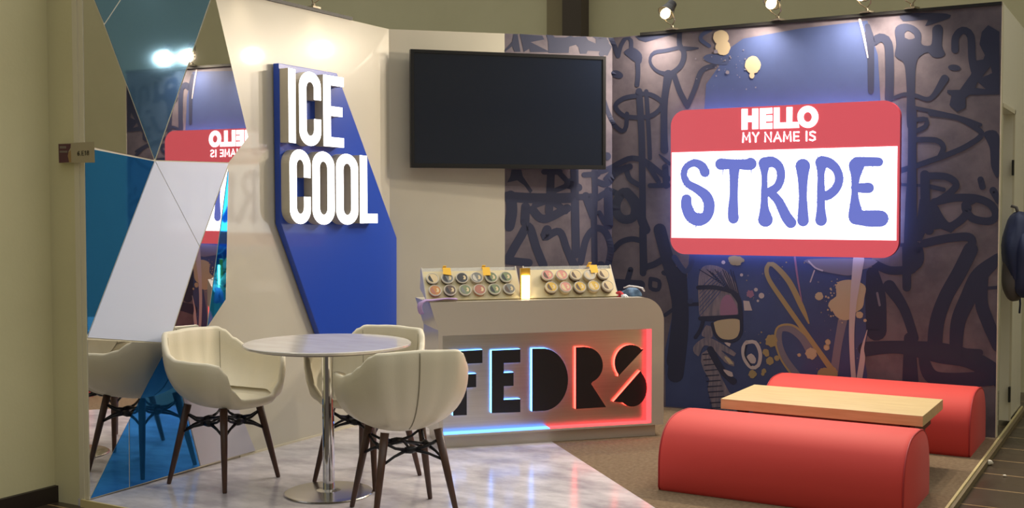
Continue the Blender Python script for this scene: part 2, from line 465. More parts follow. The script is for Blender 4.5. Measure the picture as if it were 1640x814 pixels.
# back wall, over the screen
shape(M9, [[(45, 275), (110, 200), (122, 135), (158, 135), (183, 290), (130, 290), (112, 240), (80, 265), (45, 292)]], curve=False)
shape(M9, [[(178, 133), (375, 150), (392, 182), (272, 205), (445, 292), (270, 292), (262, 262), (212, 292)]], curve=False)
shape(M9, [[(408, 140), (468, 145), (482, 165), (575, 165), (622, 150), (650, 160), (755, 150), (775, 188), (842, 217), (843, 180), (812, 150), (935, 152), (955, 215), (985, 245), (945, 325), (905, 312), (902, 287), (772, 280), (760, 307), (703, 307), (692, 250), (668, 228), (610, 245), (605, 300), (428, 300), (425, 200)]], curve=False)
# right of the screen, upper
stroke(M1, [(0, 105, 40), (40, 150, 80), (45, 210, 70), (20, 250, 50)])
stroke(M1, [(95, 105), (130, 180), (163, 268)], 42)
stroke(M1, [(165, 268), (190, 175), (235, 112), (275, 135), (278, 205), (295, 250)], 36)
shape(M1, [[(212, 235), (290, 195), (368, 255), (360, 335), (300, 315), (248, 275)]])
stroke(M1, [(332, 290), (336, 420), (328, 520)], 42)
shape(M1, [[(310, 85), (700, 28), (700, 62), (560, 105), (400, 150), (345, 130)]], curve=False)
stroke(M1, [(700, 30, 40), (697, 170, 46), (733, 235, 46), (728, 310, 46), (690, 375, 45), (610, 425, 45), (510, 405, 30), (450, 345, 26), (443, 285, 26), (480, 240, 34), (580, 222, 34), (690, 198, 34)])
stroke(M1, [(735, 205, 40), (800, 205, 30), (858, 202, 14)])
stroke(M1, [(600, 430, 80), (578, 560, 62), (563, 700, 62), (562, 960, 62), (565, 1085, 72)])
stroke(M1, [(650, 440), (700, 580), (760, 695)], 50)
stroke(M1, [(765, 710), (828, 560), (890, 400), (1000, 352)], 44)
spot(960+155/5.427, 40+430/5.427, 10, 2, 2, 6, .35)
stroke(M1, [(965, 45), (893, 85), (885, 130), (955, 182)], 34, mi=11)
shape(M1, [[(902, 288), (960, 252), (1110, 275), (1110, 345), (965, 330)]], mi=11)
# lying oval with bars
stroke(M2, [(330, 18), (215, 40), (140, 105), (205, 188), (330, 208), (450, 192), (530, 130), (540, 70), (450, 10), (330, 0)], 40)
stroke(M2, [(345, -20), (362, 250), (372, 560), (380, 1560)], 58)
stroke(M2, [(408, -20), (428, 300), (440, 560)], 38)
stroke(M2, [(15, -20), (70, 150), (130, 270), (200, 325), (233, 285), (240, 175)], 38)
stroke(M2, [(15, 60, 60), (40, 140, 50)])
spot(960+65/5.427, 150+545/5.427, 6.5, 2)
stroke(M2, [(0, 680), (100, 645), (180, 600), (280, 562), (400, 590), (520, 680), (600, 740)], 48)
stroke(M2, [(50, 785), (140, 705), (230, 635)], 42)
stroke(M2, [(230, 640), (262, 740), (345, 795)], 46)
stroke(M2, [(420, 620), (515, 765)], 44)
stroke(M2, [(440, 800), (600, 798)], 42)
stroke(M2, [(572, 640), (580, 800)], 56)
stroke(M2, [(520, 530, 10), (570, 575, 30), (610, 610, 30)])
# back wall, under the screen
shape(M3, [[(78, 48), (142, 48), (152, 92), (215, 185), (200, 205), (160, 150), (115, 118), (50, 132), (70, 90)]], curve=False)
stroke(M3, [(335, 48), (330, 200), (322, 325)], 52)
stroke(M3, [(290, 62), (392, 62)], 38)
stroke(M3, [(385, 66), (440, 125), (440, 150), (350, 190)], 34)
stroke(M3, [(45, 225), (250, 235), (460, 232)], 66)
stroke(M3, [(72, 220), (80, 320), (62, 415)], 72)
stroke(M3, [(170, 290), (165, 390)], 58)
stroke(M3, [(488, 48), (492, 300), (498, 600)], 54)
stroke(M3, [(455, 140, 70), (515, 165, 50)])
stroke(M3, [(500, 228), (600, 222)], 40)
stroke(M3, [(618, 60), (622, 200), (616, 350), (620, 650)], 40)
stroke(M3, [(552, 82), (640, 78)], 36)
stroke(M3, [(215, 310), (290, 370), (440, 300)], 56)
stroke(M3, [(230, 280, 40), (330, 250, 50), (430, 320, 40)])
stroke(M3, [(60, 622), (130, 500), (190, 420), (240, 560), (285, 670)], 56)
stroke(M3, [(310, 440, 60), (295, 490, 50), (390, 452, 48), (440, 570, 48), (490, 680, 56)])
stroke(M3, [(530, 650), (565, 500), (625, 432), (690, 455), (725, 560), (705, 680)], 44)
stroke(M3, [(708, 190), (712, 410)], 58)
stroke(M3, [(562, 220), (610, 350)], 52)
stroke(M3, [(650, 330), (700, 420)], 34)
stroke(M3, [(640, 232), (715, 188), (765, 205)], 40)
stroke(M3, [(800, 200), (765, 260), (765, 330), (810, 372), (870, 360), (885, 300), (850, 225), (810, 195)], 58)
stroke(M3, [(830, 195), (895, 270), (930, 380), (955, 440)], 60)
stroke(M3, [(640, 128), (700, 142), (760, 70), (850, 28)], 40)
stroke(M3, [(690, 110), (740, 60), (830, 30)], 30)
stroke(M3, [(740, 572), (790, 522), (860, 500), (925, 512)], 36)
stroke(M3, [(935, 430), (938, 600), (945, 690)], 48)
stroke(M3, [(945, 685), (1010, 665), (1085, 620)], 42)
stroke(M3, [(1045, 440), (1100, 650), (1150, 830), (1165, 1000), (1130, 1300)], 82)
stroke(M3, [(855, 700), (832, 780)], 36)
stroke(M3, [(760, 790), (920, 800)], 60)
stroke(M3, [(985, 760), (1040, 775), (1035, 830), (985, 820), (985, 765)], 26)
stroke(M3, [(1070, 720), (1080, 725)], 30)
stroke(M3, [(45, 640), (190, 655)], 52)
stroke(M3, [(660, 670), (760, 800), (880, 830)], 52)
stroke(PX, [(1065, 505), (1090, 490), (1125, 487)], 6)
stroke(PX, [(1087, 440), (1090, 520), (1082, 600)], 26)
# right part, upper
shape(M4, [[(98, 40), (130, 8), (430, 8), (460, 35), (400, 62), (278, 97), (300, 55), (180, 60), (120, 62)]])
shape(M4, [[(60, 130), (80, 95), (130, 80), (200, 98), (250, 150), (252, 228), (318, 238), (330, 180), (333, 112), (370, 88), (406, 110), (400, 240), (424, 302), (385, 327), (332, 322), (300, 290), (250, 310), (215, 370), (205, 560), (207, 830), (150, 830), (145, 560), (130, 380), (100, 345), (60, 312), (70, 230)],
           [(130, 152), (150, 130), (198, 158), (205, 185), (162, 196), (132, 182)]])
stroke(M4, [(495, 270), (500, 180), (550, 130), (608, 170), (618, 330), (635, 420)], 54)
shape(M4, [[(735, 92), (817, 140), (817, 595), (600, 597), (572, 620), (572, 690), (510, 722), (455, 670), (470, 600), (438, 582), (440, 562), (530, 560), (610, 450), (640, 350), (700, 340), (712, 310), (672, 230), (690, 140)],
           [(752, 388), (765, 440), (690, 470)], [(660, 503), (720, 556), (640, 546)]], curve=False)
spot(1420+490/4.521, 20+400/4.521, 10, 2, 2, 5.0, .1)
stroke(M4, [(55, 618, 26), (130, 592, 28), (210, 602, 30), (318, 622, 34), (420, 480, 60)])
stroke(M4, [(205, 690), (400, 730), (560, 770), (680, 814)], 26)
stroke(M10, [(960, 150), (975, 185), (1010, 165), (1045, 190), (1052, 300), (1050, 430)], 38)
stroke(M10, [(955, 115, 24), (968, 190, 30), (970, 400, 26)])
# right part, middle
stroke(M5, [(140, -10, 46), (138, 300, 48), (133, 500, 62), (128, 840, 80)])
stroke(M5, [(240, 5), (380, 28), (475, 78), (515, 122), (440, 180), (330, 230), (160, 290), (72, 318)], 30)
stroke(M5, [(165, 40), (215, 38), (212, 75), (165, 100)], 26)
stroke(M5, [(165, 148), (270, 152), (308, 188), (290, 240)], 30)
shape(M5, [[(528, 112), (608, 120), (608, 350), (570, 300), (560, 195)]])
stroke(M5, [(208, 340), (212, 500), (230, 640)], 52)
stroke(M5, [(215, 345), (325, 350), (378, 392), (335, 445), (258, 492)], 38)
stroke(M5, [(230, 402), (310, 420)], 24)
stroke(M5, [(258, 488), (370, 465), (490, 468), (570, 505), (592, 565), (550, 592), (460, 572), (425, 505), (470, 475)], 42)
stroke(M5, [(262, 525), (300, 590), (345, 620), (420, 570), (440, 520)], 44)
shape(M5, [[(180, 470), (255, 505), (300, 590), (385, 622), (350, 655), (292, 632), (215, 642), (190, 700), (150, 700)]], curve=False)
stroke(M5, [(205, 712), (350, 682), (462, 690), (425, 830)], 46)
stroke(M5, [(510, 365), (520, 405)], 34)
stroke(M5, [(578, 425), (610, 480)], 40)
stroke(M5, [(72, 392), (190, 398)], 16)
stroke(M5, [(75, 720), (140, 720)], 20)
# right part, lower
stroke(M6, [(245, -10, 50), (245, 205, 46)])
stroke(M6, [(300, -10), (305, 60), (258, 105)], 64)
stroke(M6, [(75, 80), (150, 112), (232, 112)], 46)
stroke(M6, [(592, 0, 80), (530, 125, 80), (455, 260, 78), (408, 400, 80), (395, 560, 82)])
stroke(M6, [(740, 50, 60), (640, 140, 90), (580, 260, 90), (525, 390, 80), (512, 540, 70)])
stroke(M6, [(672, 210, 18), (742, 205, 18)])
stroke(M6, [(660, 130, 60), (650, 280, 70), (680, 380, 70), (742, 520, 70)])
stroke(M6, [(60, 130, 70), (75, 250, 110), (80, 440, 110)])
stroke(M6, [(150, 200, 70), (230, 320, 54), (285, 480, 50)])
stroke(M6, [(20, 540, 80), (200, 530, 70), (420, 560, 110), (600, 600, 100), (760, 700, 110)])
stroke(M6, [(260, 480, 60), (265, 740, 90)])
stroke(M6, [(330, 560, 50), (400, 700, 80), (700, 700, 80)])
stroke(M6, [(540, 560, 50), (640, 560, 40)])
# the painted head and splashes
shape(M7, [[(218, 130), (250, 80), (330, 90), (390, 150), (420, 230), (410, 330), (330, 345), (232, 345), (216, 260)]], mi=9, layer=3)
for k in range(14):
    stroke(M7, [(220+k*13, 100+8*(k % 3), 4), (300+k*9, 150+k*6, 5), (390+k*3, 215+k*7, 3)], mi=2, layer=4)
for k in range(7):
    stroke(M7, [(222, 200+k*22, 3), (270+k*6, 150+k*14, 4), (330+k*4, 110+k*10, 3)], mi=3, layer=4)
shape(M7, [[(330, 255), (365, 225), (400, 270), (408, 325), (330, 335)]], mi=10, layer=5)
stroke(M7, [(215, 190), (300, 190), (390, 215), (420, 260), (428, 360)], 22, layer=5)
stroke(M7, [(225, 345, 22), (320, 345, 30), (420, 340, 30)], layer=5)
stroke(M7, [(240, 350), (225, 400), (200, 440)], 18, layer=5)
shape(M7, [[(288, 372), (330, 352), (420, 352), (418, 420), (390, 448), (330, 448), (300, 420)]], mi=4, layer=6)
stroke(M7, [(285, 372), (300, 425), (335, 455), (395, 455), (428, 420), (430, 350)], 16, layer=6)
shape(M7, [[(232, 430), (255, 378), (278, 385), (284, 440)]], mi=9, layer=4)
shape(M7, [[(190, 490), (215, 460), (262, 440), (330, 470), (405, 520), (395, 535), (330, 505), (395, 565), (395, 585), (350, 565), (290, 500), (245, 480), (215, 535), (195, 520)]], mi=9, layer=5)
shape(M7, [[(232, 520), (270, 495), (330, 640), (370, 715), (408, 740), (408, 820), (288, 820), (280, 770), (262, 700), (270, 650), (240, 600), (228, 560)]], mi=9, layer=4, curve=False)
for k in range(11):
    stroke(M7, [(238+k*4, 525+k*27, 6), (290+k*7, 520+k*27, 5)], mi=2, layer=6, smooth=False)
stroke(M7, [(275, 500), (330, 600), (390, 660)], 34, layer=5)
shape(M7, [[(340, 600), (385, 615), (390, 635), (365, 632)]], mi=6, layer=6)
shape(M7, [[(345, 535), (370, 545), (392, 575), (370, 572)]], mi=4, layer=7)
shape(M7, [[(345, 465), (378, 470), (372, 488)]], mi=6, layer=6)
# ear ring
stroke(M7, [(455, 465), (500, 465), (525, 520), (515, 580), (480, 590), (445, 545), (440, 490), (458, 463)], 18, mi=6, layer=4)
shape(M7, [[(455, 540), (480, 520), (503, 545), (498, 570), (470, 565)]], mi=6, layer=5)
stroke(M7, [(455, 480), (450, 530), (480, 580)], 8, layer=6)
# ochre loops
stroke(M11, [(800, 400, 8), (765, 320, 26), (700, 190, 28), (620, 105, 24), (590, 120, 22), (600, 180, 22), (680, 300, 24), (800, 470, 24), (920, 640, 30)], mi=5, layer=4)
stroke(M11, [(735, 660, 44), (680, 580, 36), (650, 500, 34), (655, 430, 36), (710, 425, 44), (770, 470, 48), (812, 540, 50)], mi=8, layer=3)
stroke(M11, [(715, 660, 9), (660, 580, 9), (632, 490, 10), (645, 420, 10), (720, 412, 10), (800, 475, 9)], mi=5, layer=4)
stroke(M11, [(730, 70, 10), (745, 180, 9), (765, 290, 5)], mi=10, layer=4)
for x, y, r in ((612, 488, 30), (812, 552, 29), (880, 655, 34), (915, 650, 30), (585, 545, 16), (590, 555, 13), (605, 590, 20), (640, 575, 14), (752, 560, 9), (895, 492, 13), (890, 520, 15), (852, 265, 20), (518, 655, 20), (575, 640, 12), (570, 655, 9), (660, 690, 20)):
    spot(1040+x/3.131, 390+y/3.131, r/3.131, 5 if x < 700 or x > 870 else 4, 5, jag=.12, seed=int(x))
# large cream splash with droplets
rng = random.Random(7)
shape(M8, [[(400, 200), (480, 188), (565, 225), (560, 300), (548, 360), (500, 395), (470, 432), (430, 438), (385, 415), (362, 380), (335, 350), (350, 315), (385, 290), (385, 240)]], mi=4, layer=4)
for k in range(38):
    q = rng.uniform(1.9, 5.0); d = rng.uniform(95, 150)
    x, y = 450+d*math.cos(q)*.9, 310-d*math.sin(q)
    spot(1240+x/3.878, 400+y/3.878, rng.uniform(.5, 1.7), 4, 4, jag=.2, seed=k)
for x, y, r in ((280, 290, 24), (530, 405, 22), (335, 575, 16), (325, 610, 16), (565, 440, 10)): spot(1240+x/3.878, 400+y/3.878, r/3.878, 4, 5, jag=.08, seed=int(x))
# pale straps
stroke(M8, [(525, 60, 70), (510, 180, 58), (492, 330, 42), (482, 500, 34), (485, 660, 30), (495, 810, 30)], mi=6, layer=6)
stroke(M8, [(425, 440, 56), (395, 600, 48), (370, 780, 52)], mi=8, layer=3)
stroke(M8, [(578, 500, 4), (550, 610, 18), (548, 680, 34), (528, 810, 36)], mi=6, layer=5)
shape(M8, [[(205, 60), (620, 60), (590, 110), (545, 125), (470, 160), (380, 150), (290, 130), (240, 100)]], mi=8, layer=3)
stroke(M8, [(215, 72), (255, 112), (300, 130)], 10, mi=6, layer=4)
stroke(M8, [(250, 130), (225, 200)], 8, mi=6, layer=4)
stroke(M8, [(640, 270), (655, 345)], 14, mi=8, layer=3)
# pale blobs above the sign
for x, y, r, ry in ((1155, 60, 12.5, 12), (1158, 76, 12, 12.5), (1206, 104, 12.5, 14), (1204.5, 121, 4, 5)):
    spot(x, y, r, 4, 5, ry, jag=.04, seed=int(x+y))
for k in range(46):
    a = rng.gauss(1165, 22); b = rng.gauss(105, 28)
    if 62 < b < 165: spot(a, b, rng.choice((.5, .6, .8, 1.2)), 8, 4, jag=.3, seed=k)
for x, y, r in ((1147, 83, 3.4), (1165.5, 116, 3), (1152, 112, 1.6)): spot(x, y, r, 8, 6, jag=.2, seed=3)
for k in range(60):
    a = rng.uniform(1190, 1385); b = rng.uniform(420, 640)
    spot(a, b, rng.choice((.4, .6, .9, 1.3)), rng.choice((5, 8, 8)), 3, jag=.3, seed=k)
spot(1040+435/3.131, 390+85/3.131, 12, 5, 4, 8, jag=.15, seed=2)
for x, y, r in ((372, 95, 3), (463, 158, 2.5), (535, 232, 3), (563, 262, 4.5), (545, 288, 2)): spot(1040+x/3.131, 390+y/3.131, r, 6, 5)
shape(M7, [[(440, 255), (470, 258), (485, 305), (445, 305)]], mi=6, layer=5, curve=False)
spot(1050+475/3.129, 400+222/3.129, 6, 10, 4, jag=.15)
# hazy lilac pieces under the left end of the sign
stroke(M7, [(95, 40, 30), (150, 110, 26), (185, 60, 22)], mi=11, layer=3)
spot(1050+175/3.129, 400+258/3.129, 4.5, 11, 4)

# share the printed faces out between the two walls
for f, k in zip(PM.f, PM.m):
    c = sum((PM.v[i] for i in f), Vector())/len(f)
    on_back = (c-CORNER_R).dot(BN) < 0 and abs((c-CORNER_L).dot(BNORM)) < abs(c.y-YM)
    tgt = bk if on_back else mu
    vs = [PM.v[i] for i in f]
    # trim at the white board's edge, the wall's end, its top and the floor
    if on_back:
        lim = (GX-CORNER_L).dot(BN)
        vs2 = []
        for p in vs:
            s = (p-CORNER_L).dot(BN)
            p = p.copy()
            if s < lim: p += BN*(lim-s)
            vs2.append(p)
        vs = vs2
        top = ZR-.017
    else:
        vs = [Vector((min(p.x, XR-.001), p.y, p.z)) for p in vs]; top = ZR-.021
    vs = [Vector((p.x, p.y, min(max(p.z, .002), top))) for p in vs]
    tgt.add(vs, [tuple(range(len(vs)))], k)
struct(bk.build('wall_back', ['white_matt']+MUR[1:], origin=None))
struct(mu.build('wall_right', MUR, origin=None))

# --- storage side of the right wall, with a doorway
XF = XR+.002
mb = MB()
mb.box((XF-.06, YM+.062, 0), (XF, 7.50, ZR)); mb.box((XF-.06, 7.50, 2.02), (XF, 8.06, ZR)); mb.box((XF-.06, 8.06, 0), (XF, 8.75, ZR))
struct(mb.build('wall_side', 'door_white', origin=None))
mb = MB(); mb.box((XF-.20, 7.43+.06, -.03), (XF-.16, 8.10, 2.06)); mb.box((XF-.16, 7.50, -.03), (XF-.061, 8.06, .0), 1)
dr = struct(mb.build('door_1', ['door_white', 'white_edge'], origin=None))
mb = MB(); mb.box((XF, 8.02, 1.62), (XF+.012, 8.055, 1.72)); mb.box((XF, 8.02, .13), (XF+.012, 8.06, .23)); mb.build('door_hinge', 'black_metal', dr)
mb = MB(); mb.box((XF, 8.06, 0), (XF+.012, 8.085, 2.05)); mb.box((XF, 7.48, 2.02), (XF+.012, 8.085, 2.045)); mb.build('door_frame', 'white_edge', dr)

# --- the hall around the stand
mb = MB(); mb.box((-6.6, -3, -.035), (-4.68-.05, 3.66, 4.6)); mb.box((-6.6, Y0+.003, -.035), (XL-.012, 3.72, 4.6)); struct(mb.build('wall_hall_left', 'khaki', origin=None))
mb = MB(); mb.box((-4.73, -3, -.035), (-4.705, Y0+.003, .045)); struct(mb.build('baseboard_left', 'skirting', origin=None))
mb = MB(); mb.box((-9, 9.6, -.035), (6, 9.8, 5.0)); struct(mb.build('wall_hall_back', 'khaki', origin=None))
mb = MB()
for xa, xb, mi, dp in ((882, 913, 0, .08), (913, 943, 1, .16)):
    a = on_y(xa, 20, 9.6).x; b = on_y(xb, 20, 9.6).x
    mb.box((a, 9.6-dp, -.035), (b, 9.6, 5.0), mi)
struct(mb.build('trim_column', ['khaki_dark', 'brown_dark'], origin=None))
mb = MB(); mb.box((3.6, -3, -.035), (3.8, 9.6, 2.9)); mb.box((3.55, -3, 2.9), (3.8, 9.6, 5.0)); struct(mb.build('wall_hall_right', 'khaki', origin=None))

# ================================================================== THINGS ON THE LEFT WALL
T_PANEL = .006
PP0 = w3(.42, 0, T_PANEL)         # where the mosaic meets the wall again
def yz(x, y):
    u, z = w_yz(on_plane(x, y, PP0, PN)); return (max(u, U0+.004), min(z, WT-.004))
def panel3(u, v, d):
    base = w3(u, v, .0005); t = (PP0-base).dot(PN)/LN.dot(PN)
    return base+LN*(max(t, .006) if d > 0 else 0)
def inset(pts, d):
    a = sum(pts[i][0]*pts[(i+1) % len(pts)][1]-pts[(i+1) % len(pts)][0]*pts[i][1] for i in range(len(pts)))
    if a < 0: pts = pts[::-1]
    keep = []
    for i, p in enumerate(pts):
        q, r = pts[i-1], pts[(i+1) % len(pts)]
        if abs((p[0]-q[0])*(r[1]-p[1])-(p[1]-q[1])*(r[0]-p[0])) > 1e-5: keep.append(p)
    pts = keep
    n = len(pts); ln = []
    for i in range(n):
        (x0, y0), (x1, y1) = pts[i], pts[(i+1) % n]
        L = math.hypot(x1-x0, y1-y0); nx, ny = -(y1-y0)/L, (x1-x0)/L
        ln.append((nx, ny, nx*x0+ny*y0+d))
    out = []
    for i in range(n):
        a1, b1, c1 = ln[i-1]; a2, b2, c2 = ln[i]; D = a1*b2-a2*b1
        out.append(((c1*b2-c2*b1)/D, (a1*c2-a2*c1)/D))
    return out
HUB = (248, 257.5); N1 = (270.5, 550); N2 = (331.5, 526)
PANELS = [
 ('mirror_panel', 'mirror', [(123.5, -52), (130, -52), (151, 0), (167, 39.5), HUB, (131.5, 233.5)], 'tall clear mirror panel at the upper left of the wall, above the stand number plate', 'mirror'),
 ('blue_panel', 'mirror_teal', [(130, -52), (225, -52), (167, 39.5), (151, 0)], 'small slate blue mirror triangle at the very top of the mirror wall', 'wall panel'),
 ('blue_panel', 'mirror_teal', [(225, -52), (330, -52), (342.5, -16), HUB, (167, 39.5)], 'large slate blue mirror panel pointing down between two clear mirrors, with lamp reflections', 'wall panel'),
 ('mirror_panel', 'mirror', [(342.5, -16), (398, 220), (366.5, 261), HUB], 'clear mirror panel reflecting the red name tag sign', 'mirror'),
 ('blue_panel', 'mirror_blue', [(132, 235.5), HUB, (138.5, 541)], 'teal blue mirror triangle along the left wall end, below the stand number plate', 'wall panel'),
 ('white_panel', 'panel_white', [HUB, (319.5, 395), N1, (138.5, 541.5)], 'large pale lilac white slanted panel in the middle of the mirror wall', 'wall panel'),
 ('white_panel', 'panel_white', [HUB, (366.5, 261), (319.5, 395)], 'smaller pale white triangle panel pointing down, right of the large slanted white panel', 'wall panel'),
 ('mirror_panel', 'mirror', [(366.5, 262), N2, N1, (319.5, 395)], 'narrow clear mirror strip beside the thin bright blue strip, above the left chair', 'mirror'),
 ('blue_panel', 'mirror_cyan', [(366.5, 262), (362, 480), N2], 'thin bright blue mirror strip at the right edge of the mirror wall', 'wall panel'),
 ('mirror_panel', 'mirror', [(138.5, 543), N1, (143.3, 798.5)], 'lower left clear mirror triangle reflecting the chair', 'mirror'),
 ('blue_panel', 'mirror_blue', [(143.6, 800), (206.8, 670.5), (207.5, 781.5)], 'small blue mirror triangle standing on the floor at the wall end', 'wall panel'),
 ('blue_panel', 'mirror_blue', [(206.8, 670.5), N1, (321, 747.5), (207.5, 781.5)], 'vivid blue mirror panel on the floor behind the left chair legs', 'wall panel'),
 ('white_panel', 'panel_white_shaded', [N1, N2, (410, 722.5), (321, 747.5)], 'white panel shaded grey, at the floor behind the left chair, rightmost of the mosaic', 'wall panel'),
]
BOARD = [(123.5, -52), (330, -52), (342.5, -16), (398, 220), (366.5, 261), (362, 480), (331.5, 526), (410, 722.5), (143.2, 801)]
mb = MB(); mb.prism([[yz(*p) for p in BOARD]], lambda u, v, d: panel3(u, v, d)-(LN*.0025 if d > 0 else Vector()), T_PANEL)
tag(mb.build('backing_board', 'white_edge'), 'white backing board showing as thin lines between the mirror and colour panels', 'board')
for nm, mt, pts, lab, cat in PANELS:
    mb = MB()
    mb.prism([inset([yz(*p) for p in pts], .0034 if mt != 'panel_white' else .0022)], lambda u, v, d: panel3(u, v, 1)+LN*(.001 if d > 0 else -.0022), T_PANEL)
    tag(mb.build(nm, mt), lab, cat)

# stand number plate fixed to the wall end
pt = thing('number_plate', 'small beige stand number plate with maroon logo at the left wall end', 'sign', (XL-.06, Y0-.02, 1.62))
def plate_put(off): return lambda x, y: on_y(x, y, Y0-.022-off)
mb = MB(); mb.prism([[(93, 230.5), (151, 227), (152, 260.5), (94, 261)]], lambda u, v, d: on_y(u, v, Y0-.016-d), .006); mb.build('plate', 'plate_beige', pt, world=True)
mb = MB(); poly(mb, [[(93.8, 231), (113.5, 230.5), (113, 237), (110, 242), (108.5, 250), (111, 260), (94.6, 261)]], plate_put(.0005), 0)
poly(mb, [[(113.3, 240), (109.5, 245), (108.7, 251), (111, 260), (114.3, 260)]], plate_put(.0005), 1)
for a, b, c, d in ((95.5, 234, 106, 238), (95.5, 241.5, 108, 244.5)): poly(mb, [[(a, b), (c, b), (c, d), (a, d)]], plate_put(.001), 2)
mb.build('logo', ['plate_maroon', 'plate_tan', 'plate_grey'], pt, world=True)
GLY = {  # stroke letters in a unit box, y down
 '6': [[(.85, .1), (.4, .1), (.12, .5), (.15, .85), (.5, .98), (.85, .8), (.8, .5), (.5, .42), (.15, .6)]],
 '.': [[(.45, .95), (.5, .95)]], 'E': [[(.9, .03), (.12, .03), (.12, .97), (.9, .97)], [(.12, .5), (.8, .5)]],
 '1': [[(.25, .22), (.55, .03), (.55, .98)]],
 '8': [[(.5, .03), (.2, .12), (.2, .38), (.5, .48), (.8, .38), (.8, .12), (.5, .03)], [(.5, .48), (.12, .62), (.12, .88), (.5, .98), (.88, .88), (.88, .62), (.5, .48)]],
 'M': [[(.06, 1), (.12, 0), (.5, .72), (.88, 0), (.94, 1)]], 'Y': [[(.05, 0), (.5, .5), (.95, 0)], [(.5, .5), (.5, 1)]],
 'N': [[(.1, 1), (.1, 0), (.9, 1), (.9, 0)]], 'A': [[(.02, 1), (.5, 0), (.98, 1)], [(.22, .66), (.78, .66)]],
 'I': [[(.5, 0), (.5, 1)]],
 'S': [[(.9, .12), (.55, .0), (.15, .1), (.15, .36), (.5, .48), (.85, .62), (.88, .88), (.5, 1), (.08, .9)]],
}
def text_strokes(mb, txt, x0, y0, x1, y1, ht, wd_, put, mi=0, adv=None, lw=1.0):
    """stroke lettering from baseline start to baseline end, in photo measure"""
    adv = adv or [1]*len(txt); tot = sum(adv); pos = 0
    for chn, a in zip(txt, adv):
        cx0 = pos/tot; pos += a
        if chn == ' ': continue
        w = wd_*a/tot
        for st in GLY[chn]:
            pp = []
            for gx, gy in st:
                t = cx0+(gx*.78+.08)*a/tot
                pp.append((x0+(x1-x0)*t, y0+(y1-y0)*t-ht*(1-gy), lw))
            ribbon(mb, pp, put, mi, .5, True, False)
            for q in pp[1:-1]: disc(mb, q[0], q[1], lw/2, put, mi, 10)
mb = MB(); text_strokes(mb, '6.E18', 123.5, 249.3, 143, 248.3, 7, 20, plate_put(.0015), adv=[1, .5, 1, .8, 1], lw=1.1)
mb.build('lettering', 'plate_ink', pt, world=True)

# ---- ICE COOL sign: standing-off blue plate and lit box letters
ice = thing('ice_cool_sign', 'tall blue angular wall sign with lit white letters ICE COOL', 'sign', (XL, 5.2, .55))
PL = .05
ppts = [(446, 101), (540, 117.5), (635.5, 381), (635.5, 545), (527, 560), (449.5, 358)]
ppts = [(446, 101), (540, 117.5), (571, 202), (635.5, 381), (635.5, 531.5), (517, 531.5), (449.5, 358)]
pyz = [w_yz(on_w(x, y, PL)) for x, y in ppts]
zb = min(p[1] for p in pyz)
pyz[4] = (pyz[4][0], zb); pyz[5] = (pyz[5][0], zb)
mb = MB(); mb.prism([pyz], lambda u, v, d: w3(u, v, .008+d), PL-.008)
mb.build('backing_plate', 'blue_plate', ice, world=True, bevel=.004)
def arc(cx_, cy_, rx, ry, a0, a1, n=14):
    return [(cx_+rx*math.cos(math.radians(a0+(a1-a0)*i/n)), cy_+ry*math.sin(math.radians(a0+(a1-a0)*i/n))) for i in range(n+1)]
RY = .2; SW = .33; SH = .135      # condensed bold glyph proportions
def g_O():
    o = arc(.5, RY, .5, RY, 180, 360)+arc(.5, 1-RY, .5, RY, 0, 180)
    i = arc(.5, RY+.03, .5-SW, RY-SH+.03, 180, 360)+arc(.5, 1-RY-.03, .5-SW, RY-SH+.03, 0, 180)
    return [o, i]
def g_C():
    o = arc(.5, RY, .5, RY, 180, 360)+[(1, .37), (1-SW, .37)]
    inn = arc(.5, RY+.03, .5-SW, RY-SH+.03, 0, -180)
    low = arc(.5, 1-RY-.03, .5-SW, RY-SH+.03, 180, 0)+[(1-SW, .63), (1, .63)]+arc(.5, 1-RY, .5, RY, 0, 180)
    return [o+inn+low]
g_I = lambda: [[(0, 0), (1, 0), (1, 1), (0, 1)]]
g_E = lambda: [[(0, 0), (1, 0), (1, .135), (.36, .135), (.36, .43), (.93, .43), (.93, .565), (.36, .565), (.36, .865), (1, .865), (1, 1), (0, 1)]]
g_L = lambda: [[(0, 0), (.41, 0), (.41, .86), (1, .86), (1, 1), (0, 1)]]
IC = crop(430, 90, 2.807); LD = .115
for nm, g, q in (('letter_i', g_I, [(86, 52), (120, 59), (124, 392), (94, 387)]), ('letter_c', g_C, [(136, 62), (236, 78), (237, 408), (140, 400)]),
                 ('letter_e', g_E, [(245, 82), (337, 97), (340, 412), (248, 404)]), ('letter_c', g_C, [(94, 412), (189, 427), (191, 755), (97, 755)]),
                 ('letter_o', g_O, [(196, 422), (297, 436), (298, 758), (199, 758)]), ('letter_o', g_O, [(303, 433), (404, 446), (403, 758), (305, 758)]),
                 ('letter_l', g_L, [(411, 445), (489, 455), (491, 750), (411, 752)])):
    c = [w_yz(on_w(x, y, LD)) for x, y in IC(*q)]
    # stay upright and square on the plate
    y0_, y1_ = (c[0][0]+c[3][0])/2, (c[1][0]+c[2][0])/2
    bl = lambda u, v: (y0_+(y1_-y0_)*u, (c[0][1]*(1-u)+c[1][1]*u)*(1-v)+(c[3][1]*(1-u)+c[2][1]*u)*v)
    lo = [[bl(*p) for p in l] for l in g()]
    mb = MB(); mb.prism(lo, lambda u, v, d: w3(u, v, PL+d), LD-PL, 0, 1)
    mb.build(nm, ['letter_lit', 'letter_side'], ice, world=True)

